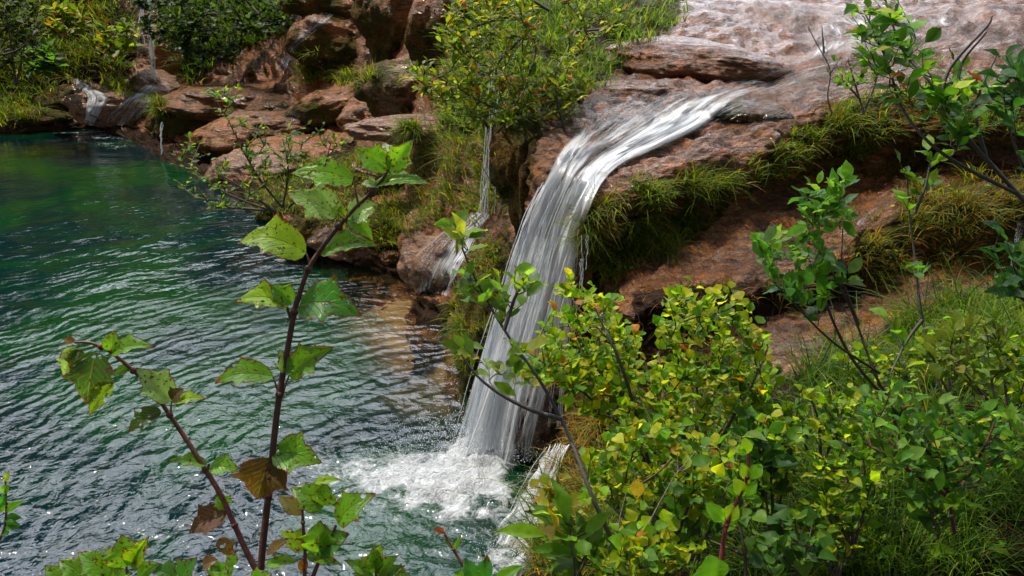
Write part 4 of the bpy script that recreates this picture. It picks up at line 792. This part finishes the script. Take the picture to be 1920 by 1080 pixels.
for x, y, D, rx, ry, n, kd, sz, lb in [
 (1530,770,2.5,100,60,75,'round',.029,'leafy bush with thin twigs below the lowest slab'), (1590,900,2.2,90,80,60,'ovate',.038,'loose green bush in the dark grass left of the glossy bush'),
 (1200,1030,1.95,110,60,70,'round',.032,'green bush filling the bottom edge right of the straw grass'),
 (1880,700,2.6,90,70,60,'ovate',.038,'bright leafy bush on the right edge above the glossy bush'),
 (1440,860,2.3,80,90,70,'round',.034,'rounded leafy bush behind the thorny red stem'), (1150,700,3.2,60,60,35,'round',.038,'yellow green sprigs between the two big yellow bushes'),
 (1300,930,2.45,110,60,80,'round',.024,'fine leaved green bush behind the spotted yellow leaf'), (1640,690,3.0,80,45,60,'round',.027,'fine leaved bush where the lowest slab meets the grass'), (1770,640,2.9,70,45,50,'ovate',.034,'small fine leaved bush under the tall thin shoot'), (1560,980,2.2,80,60,55,'ovate',.034,'fine green sprigs in the shade left of the bottom right corner'), (1120,620,3.4,70,60,45,'round',.032,'fine yellow green twigs close behind the waterfall edge')]:
    th = np.linspace(0, 6.28, 9)[:-1]; poly = [(x+rx*math.cos(t)*random.uniform(.8, 1.15), y+ry*math.sin(t)*random.uniform(.8, 1.15)) for t in th]
    shrub(lb, 'shrub', [[(x+10,y+ry+60,D),(x+5,y+ry*.4,D),(x-10,y-ry*.4,D)], [(x+10,y+ry+50,D),(x+rx*.5,y,D)], [(x+8,y+ry+50,D),(x-rx*.6,y+5,D)]], [(poly, 1)], n, kd, sz, DENSE if x > 1250 else G_YEL, 8, .007, .002, (D-.15, D+.2), lfrom=.2, name='leafy_bush')
shrub('willow bush with slim leaves overhanging the thin waterfall', 'willow',
 [[(1010,40,6.2),(960,90,6.2),(930,130,6.2),(940,200,6.1),(900,190,6.0),(850,160,5.9),(790,130,5.9)], [(1000,20,6.3),(920,40,6.2),(860,60,6.1),(830,50,6.1)], [(1010,70,6.2),(990,150,6.1),(960,200,6.0),(900,220,6.0)], [(1030,20,6.3),(960,-20,6.3),(900,-20,6.3)]],
 [([(810,60),(840,0),(900,-20),(1000,-20),(1010,60),(1000,140),(940,150),(860,130)], .5), ([(740,120),(800,110),(900,140),(1010,150),(1000,230),(900,240),(820,200)], .4), ([(950,150),(1070,120),(1100,200),(1000,240)], .1)],
 340, 'willow', .08, G_WIL, 9, .016, .004, (5.7, 6.6), barkc=(.05, .035, .03), lfrom=.2, name='willow_bush')
shrub('low tangle of slim leaved twigs on the grass slope above the main ledge', 'shrub',
 [[(1080,60,7.0),(1050,120,6.7),(1010,190,6.5),(980,250,6.3)], [(1110,90,7.0),(1090,40,7.0),(1060,0,7.0)], [(1080,60,7.0),(1150,50,7.2),(1200,20,7.4)], [(1060,250,5.9),(1045,190,5.9),(1040,130,5.9)]],
 [([(960,140),(1080,90),(1110,150),(1070,240),(970,250)], .55), ([(1040,-20),(1200,-20),(1190,60),(1060,110)], .3), ([(1020,130),(1070,130),(1060,230)], .15)], 120, 'willow', .085, G_WIL, 7, .016, .004, (5.9, 6.7), barkc=(.05, .03, .02), lfrom=.2, name='twiggy_shrub')
shrub('sparse green shrub leaning from the stones over the pool', 'shrub',
 [[(520,400,9.6),(480,385,9.6),(420,360,9.6),(370,325,9.6),(340,300,9.6)], [(530,390,9.6),(490,340,9.6),(460,290,9.6),(430,230,9.6),(400,180,9.6)], [(530,390,9.6),(540,320,9.6),(530,260,9.6)], [(500,395,9.6),(450,390,9.6),(400,385,9.6),(370,350,9.6)], [(520,400,9.6),(450,350,9.6),(400,320,9.6)], [(540,390,9.6),(600,330,9.6),(620,270,9.6)]],
 [([(330,270),(400,230),(470,250),(500,330),(470,400),(380,390),(320,340)], .4), ([(380,160),(460,160),(490,230),(430,240)], .12), ([(440,230),(560,220),(660,240),(650,320),(540,360),(470,340)], .48)],
 150, 'tiny', .075, ([(.1, .19, .02), (.06, .12, .02), (.17, .26, .03)], [4, 3, 3]), 7, .02, .006, (9.2, 10.0), barkc=(.035, .025, .022), lfrom=.2, name='sparse_shrub')
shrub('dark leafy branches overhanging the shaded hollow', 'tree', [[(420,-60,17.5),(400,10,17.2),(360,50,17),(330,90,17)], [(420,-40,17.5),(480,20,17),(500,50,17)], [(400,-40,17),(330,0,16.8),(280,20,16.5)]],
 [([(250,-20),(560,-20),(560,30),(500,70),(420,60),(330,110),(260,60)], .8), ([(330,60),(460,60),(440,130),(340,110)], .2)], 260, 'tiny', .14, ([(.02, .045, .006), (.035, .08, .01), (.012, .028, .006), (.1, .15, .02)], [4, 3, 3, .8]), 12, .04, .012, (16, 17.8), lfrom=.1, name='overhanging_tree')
shrub('feathery grey green bush at the far left edge', 'shrub', [[(30,160,15.5),(20,80,15.5),(10,20,15.5)], [(30,160,15.5),(45,90,15.5),(50,30,15.5)], [(-40,110,15),(30,95,15),(70,60,15)]],
 [([(-30,-20),(60,-20),(80,50),(60,120),(-30,120)], 1)], 110, 'willow', .16, ([(.07, .1, .03), (.045, .075, .02), (.11, .14, .05)], [3, 3, 1.5]), 16, .03, .01, (15, 16.2), name='feathery_bush')
for i, (x, y, D, lb) in enumerate([(120,40,18,'bright leafy bush on the far left bank beside the grey green bush'), (215,75,17.6,'small leafy bush just left of the distant waterfall'), (70,110,17,'dark leafy bush low on the far left bank')]):
    shrub(lb, 'shrub', [[(x,y+30,D),(x+5,y,D),(x-8,y-20,D)], [(x,y+30,D),(x+25,y-5,D)]], [([(x-35,y-30),(x+30,y-35),(x+45,y+15),(x-30,y+25)], 1)], 45, 'tiny', .2, G_WIL if i < 2 else G_DRK, 10, .02, .01, (D-.6, D+.4), name='leafy_bush')
#%%FOREGROUND
def bigleaf(parent, base, tip, wpx, a, D, col, dD=0.0, bend=.25, fold=.3, kind='lobed', dead=False, name='leaf', stalk=None, label=None):
    """one large leaf with its own curl; a = how far the blade is tipped towards the sky (deg)"""
    b = PD(base[0], base[1], D); t = PD(tip[0], tip[1], D+dD); ax = t-b; L = np.linalg.norm(ax); ax = ax/L
    tc_ = unit(CP-b); tc_ = unit(tc_-ax*tc_.dot(ax)); up = np.array([0, 0, 1.])-ax*ax[2]; up = unit(up-tc_*up.dot(tc_)*.999+1e-6)
    up = unit(np.array([0, 0, 1.])-ax*ax[2]) if abs(ax[2]) < .95 else unit(np.cross(ax, tc_))
    n = unit(math.cos(R(a))*tc_+math.sin(R(a))*up); n = unit(n-ax*n.dot(ax)); x = np.cross(ax, n)
    nu, nv = 29, 15; u = np.linspace(0, 1, nu); v = np.linspace(-1, 1, nv); sd = random.random()*50
    if kind == 'lobed': w = np.sin(np.pi*np.clip(u*.96+.04, 0, 1)**.75)**.75*(1-.25*u)+.3*np.exp(-((u-.5)/.06)**2)-.12*np.exp(-((u-.64)/.06)**2)
    elif kind == 'oval': w = np.sin(np.pi*(u*.97+.02))**.7
    else: w = np.sin(np.pi*np.clip(u*.97+.03, 0, 1)**.85)**.95
    teeth = 0 if kind == 'oval' else .11*(((u*13) % 1)-.5)
    w = np.clip(w+teeth, 0, None)*wpx*1.0/F*D/2; w[-1] = 0
    U, V = np.meshgrid(u, v, indexing='ij'); q = np.stack([U*2.3+sd, V*1.3, np.full(U.shape, sd)], -1)
    X = V*w[:, None]*(1+.1*noise(q*2)); Y = (U+.16*np.abs(V)*(w/w.max())[:, None]*(.4-U))*L; Z = fold*np.abs(V)*w[:, None]+bend*L*(np.sin(np.pi*U*.9)-U*.3)*.5+.045*L*noise(q*1.6)*np.abs(V)+.02*L*np.cos(U*42)*np.abs(V)**2*.4
    g = b+X[..., None]*x+Y[..., None]*ax+Z[..., None]*n
    edge = np.clip(np.abs(V)**4+U**6, 0, 1)
    mb = MB(); mb.add(g.reshape(-1, 3), gridq(nu, nv), None, np.array(col)*(1+.12*random.uniform(-1, 1)), np.stack([U, V*.5+.5], -1).reshape(-1, 2))
    o = mb.build(name, M_deadleaf if dead else (M_bigleaf if kind != 'oval' else M_leaf), parent, {'edge': edge.ravel()})
    if label: o['label'] = label
    if stalk is not None:
        ms = MB(); s0 = PD(stalk[0], stalk[1], D); tube(ms, [s0, (s0+b)/2+[0, 0, .002], b], .0016, .0012, (.12, .06, .02), 6, 4); ms.build('leaf_stalk', M_bark, parent)
    return o
def plant(name, label, cat, D, stems, leaves, col=(.085, .03, .018)):
    root = empty(name, PD(stems[0][0][0][0], stems[0][0][0][1], D), label, cat)
    for pts, r0, r1 in stems:
        mb = MB(); tube(mb, [PD(a, b, D) for a, b in pts], r0/F*D, r1/F*D, col, 10, 6)
        for a, b in pts[2:-1:2]: 
            c = PD(a, b, D); v, t = ico(2); mb.add(c+v*[r0/F*D*1.15, r0/F*D*1.15, r0/F*D*1.2], None, t, col)
        mb.build('stem', M_bark, root)
    for lf in leaves: bigleaf(root, *lf[:4], D, *lf[4:5], **(lf[5] if len(lf) > 5 else {}))
    return root
LG, LY, LP, LD, LR = (.12, .31, .015), (.24, .42, .012), (.22, .38, .12), (.045, .19, .025), (.12, .06, .015)
plant('tall_leafy_plant', 'tall red brown stem with large chewed green leaves standing before the pool', 'plant', 1.25,
 [([(486,1110),(492,1030),(503,930),(513,830),(524,740),(540,650),(552,585),(562,550),(578,505),(600,470),(635,425),(668,388),(698,358),(718,335),(728,318)], 7, 2.8), ([(545,600),(538,575)], 3, 2.5)],
 [((729,320),(662,277),56,20,LG,dict(bend=.1,fold=.5)), ((731,320),(775,262),48,10,LG,dict(bend=.1)), ((728,318),(722,268),44,40,LP,dict(dD=.04)),
  ((662,338),(544,325),66,38,LG,dict(bend=.35,fold=.15,stalk=(672,384))), ((700,350),(811,347),52,68,LG,dict(bend=.3)), ((706,348),(675,346),30,60,LP),
  ((640,398),(537,362),74,25,LP,dict(bend=.18,fold=.1,stalk=(652,420))), ((652,405),(711,383),62,35,LP,dict(bend=.15,fold=.2)), ((655,406),(700,452),40,30,LG,dict(bend=.3)), ((650,408),(618,388),30,40,LY),
  ((574,474),(446,456),92,48,LY,dict(bend=.55,fold=.25,stalk=(582,500))), ((601,476),(712,462),62,62,LG,dict(bend=.35)),
  ((545,570),(441,566),64,55,LY,dict(bend=.4)), ((548,568),(506,534),44,30,LG,dict(bend=.1)), ((561,573),(678,592),96,38,LD,dict(bend=.6,fold=.25)),
  ((512,706),(403,720),60,52,LG,dict(bend=.45,stalk=(523,742))), ((542,704),(626,650),62,35,LG,dict(bend=.3,stalk=(530,742))), ((540,700),(524,655),34,20,LP),
  ((512,850),(604,868),78,30,LG,dict(bend=.4,fold=.3)), ((505,858),(482,935),96,5,LR,dict(dead=True,bend=.3,fold=.5,label='withered brown leaf hanging on the stem')), ((508,862),(536,912),44,5,LR,dict(dead=True,bend=.2)), ((515,855),(575,850),50,40,LG)])
plant('arching_leafy_plant', 'red stem arching left over the pool with drooping half withered leaves', 'plant', 1.3,
 [([(486,1075),(470,1050),(440,985),(415,930),(385,880),(350,825),(318,778),(285,730),(250,695),(218,668),(190,650),(165,642),(140,642)], 6, 2.4), ([(388,885),(392,870)], 2.5, 2)],
 [((206,664),(292,650),46,58,LG,dict(bend=.35)), ((208,660),(214,618),36,25,LG,dict(bend=.15)), ((178,660),(163,758),82,15,(.045,.11,.02),dict(bend=.2,fold=.25)), ((150,655),(136,700),34,10,(.04,.09,.02)),
  ((212,714),(168,779),40,30,LY,dict(bend=.2,fold=.4)), ((140,650),(120,708),38,20,LP,dict(bend=.2)), ((322,752),(255,690),62,30,LP,dict(bend=.2,fold=.25,stalk=(320,780))), ((325,755),(389,748),30,60,LY,dict(bend=.3)),
  ((322,750),(345,728),34,30,(.08,.05,.03),dict(dead=True)), ((302,770),(240,812),42,40,(.03,.08,.015),dict(bend=.4)), ((245,690),(212,705),24,40,LG), ((388,872),(314,866),30,60,LG,dict(bend=.3)), ((394,876),(452,884),46,45,LG,dict(bend=.4)),
  ((140,640),(118,636),16,10,(.2,.09,.02),dict(dead=True)), ((425,960),(355,1000),60,40,(.1,.04,.035),dict(bend=.3,dead=True)), ((425,955),(405,925),34,30,LG), ((410,1010),(440,1050),30,30,(.16,.09,.03)),
  ], (.13, .04, .022))
plant('small_leafy_plant', 'low plant with toothed green and red edged leaves right of the tall stem', 'plant', 1.15,
 [([(570,1110),(572,1040),(568,980),(566,940)], 4, 2.5), ([(580,1100),(595,1060),(615,1020),(630,985)], 4.5, 2.5)],
 [((607,950),(545,915),64,30,LG,dict(bend=.3)), ((607,948),(612,905),50,30,LG), ((632,980),(705,925),62,40,LG,dict(bend=.4)), ((590,905),(640,900),22,50,LY), ((566,965),(520,928),34,20,(.2,.17,.06),dict(kind='willow')),
  ((572,1030),(525,995),42,35,LY), ((598,1030),(655,1000),60,20,LD,dict(bend=.2)), ((596,1035),(600,975),70,20,LG), ((575,1040),(640,1060),30,40,LG), ((500,1040),(546,1008),22,40,(.17,.1,.05),dict(kind='willow')),
  ((497,1060),(560,1052),28,45,LG,dict(kind='willow')), ((572,1045),(566,1075),20,20,(.3,.1,.02),dict(kind='willow'))], (.14, .05, .03))
plant('low_leafy_plant', 'clump of broad toothed leaves along the bottom left edge', 'plant', 1.0,
 [([(240,1120),(238,1080),(236,1050)], 3, 2), ([(330,1120),(335,1080)], 3, 2)],
 [((240,1062),(228,1002),76,15,LG,dict(bend=.2,fold=.5)), ((245,1062),(280,1005),44,20,LY,dict(fold=.6)), ((205,1080),(145,1036),66,45,LG), ((160,1085),(110,1050),60,45,LG), ((195,1060),(180,1030),26,30,LY), ((120,1100),(85,1060),50,50,LG),
  ((215,1050),(200,1030),24,30,LY), ((260,1085),(300,1056),50,50,LG), ((330,1085),(280,1065),46,50,LD), ((340,1085),(370,1045),50,40,LD), ((400,1090),(430,1058),70,45,LG,dict(fold=.3)), ((430,1085),(395,1060),50,50,LG), ((380,1060),(410,1050),30,40,(.16,.08,.03)), ((470,1095),(510,1075),40,45,LG),
  ((200,1095),(250,1075),50,50,LG), ((440,1060),(425,1040),26,30,LG)], (.1, .08, .03))
plant('willow_shoot', 'willow shoot with finely toothed leaves at the bottom middle', 'plant', 1.15,
 [([(700,1120),(705,1080),(703,1050)], 3, 2)],
 [((703,1075),(702,1022),34,10,LG,dict(kind='willow')), ((705,1078),(748,1040),30,30,LG,dict(kind='willow')), ((700,1080),(645,1050),26,40,LG,dict(kind='willow')), ((703,1060),(716,1018),22,20,LY,dict(kind='willow')), ((700,1085),(660,1075),26,30,LG,dict(kind='willow')), ((708,1090),(760,1060),28,40,LD,dict(kind='willow')), ((700,1060),(676,1045),18,20,LY,dict(kind='willow')), ((750,1095),(752,1055),24,10,LD,dict(kind='willow'))], (.12, .07, .03))
plant('budding_shoot', 'red shoot with a single brown bud over the foaming water', 'plant', 1.1,
 [([(890,1110),(870,1065),(850,1030),(834,1002)], 3.2, 2.2)],
 [((836,1000),(810,992),12,20,(.2,.06,.03),dict(kind='oval',fold=.8)), ((852,1035),(866,1000),9,20,LG,dict(kind='willow')), ((850,1030),(828,1008),8,20,LG,dict(kind='willow')), ((890,1090),(872,1050),30,10,LD,dict(kind='oval')), ((905,1092),(915,1042),30,10,LD,dict(kind='oval')), ((925,1095),(980,1062),26,35,LG,dict(kind='oval')), ((885,1092),(850,1072),22,30,LG,dict(kind='oval')), ((910,1060),(914,1040),12,10,(.25,.07,.03),dict(kind='oval'))], (.2, .06, .04))
plant('oval_leaved_shoot', 'dark oval leaved shoot at the left edge of the picture', 'plant', 1.05,
 [([(-5,1020),(8,990),(12,950),(10,900)], 2.5, 1.5)],
 [((8,905),(18,880),10,10,LY,dict(kind='willow')), ((10,960),(43,940),16,30,LG,dict(kind='oval')), ((8,975),(40,970),18,30,LD,dict(kind='oval')), ((8,985),(38,985),20,10,LD,dict(kind='oval')), ((5,960),(-10,935),24,10,LG,dict(kind='oval')), ((5,925),(16,908),16,10,LG,dict(kind='oval')), ((2,1000),(18,998),14,10,LD,dict(kind='oval')), ((0,950),(12,925),16,10,LD,dict(kind='oval'))], (.15, .04, .03))
plant('thorny_shoot', 'thorny red stem with rounded bright green leaves close to the camera', 'plant', .95,
 [([(1345,1110),(1352,1050),(1362,985),(1382,940),(1400,895),(1404,850)], 5, 3), ([(1356,1046),(1374,1043)], 1.6, .4), ([(1362,985),(1374,975)], 1.5, .5)],
 [((1402,850),(1397,820),22,5,LY,dict(kind='oval')), ((1400,852),(1382,842),14,10,LG,dict(kind='oval')), ((1402,900),(1390,868),22,10,LY,dict(kind='oval')), ((1408,898),(1428,870),26,10,LG,dict(kind='oval')), ((1395,930),(1376,896),26,5,LY,dict(kind='oval')), ((1400,930),(1420,900),18,5,LG,dict(kind='oval')), ((1385,930),(1358,915),10,30,LG,dict(kind='oval')),
  ((1358,978),(1322,943),30,10,LG,dict(kind='oval')), ((1366,978),(1380,942),30,5,LY,dict(kind='oval')), ((1370,985),(1382,975),16,10,LG,dict(kind='oval')), ((1340,1090),(1330,1040),60,10,LG,dict(kind='oval')), ((1395,935),(1425,932),10,40,LG,dict(kind='oval')), ((1330,1095),(1298,1078),26,40,LG,dict(kind='oval'))], (.16, .02, .015))
o_ = plant('yellow_leaf_shoot', 'single spotted yellow leaf hanging from a thin twig on the right bank', 'plant', 1.8, [([(1260,860),(1235,885),(1205,905)], 2, 1.4)], [((1194,898),(1195,937),30,5,(.5,.36,.02),dict(kind='ovalish',bend=.05,fold=.1))])
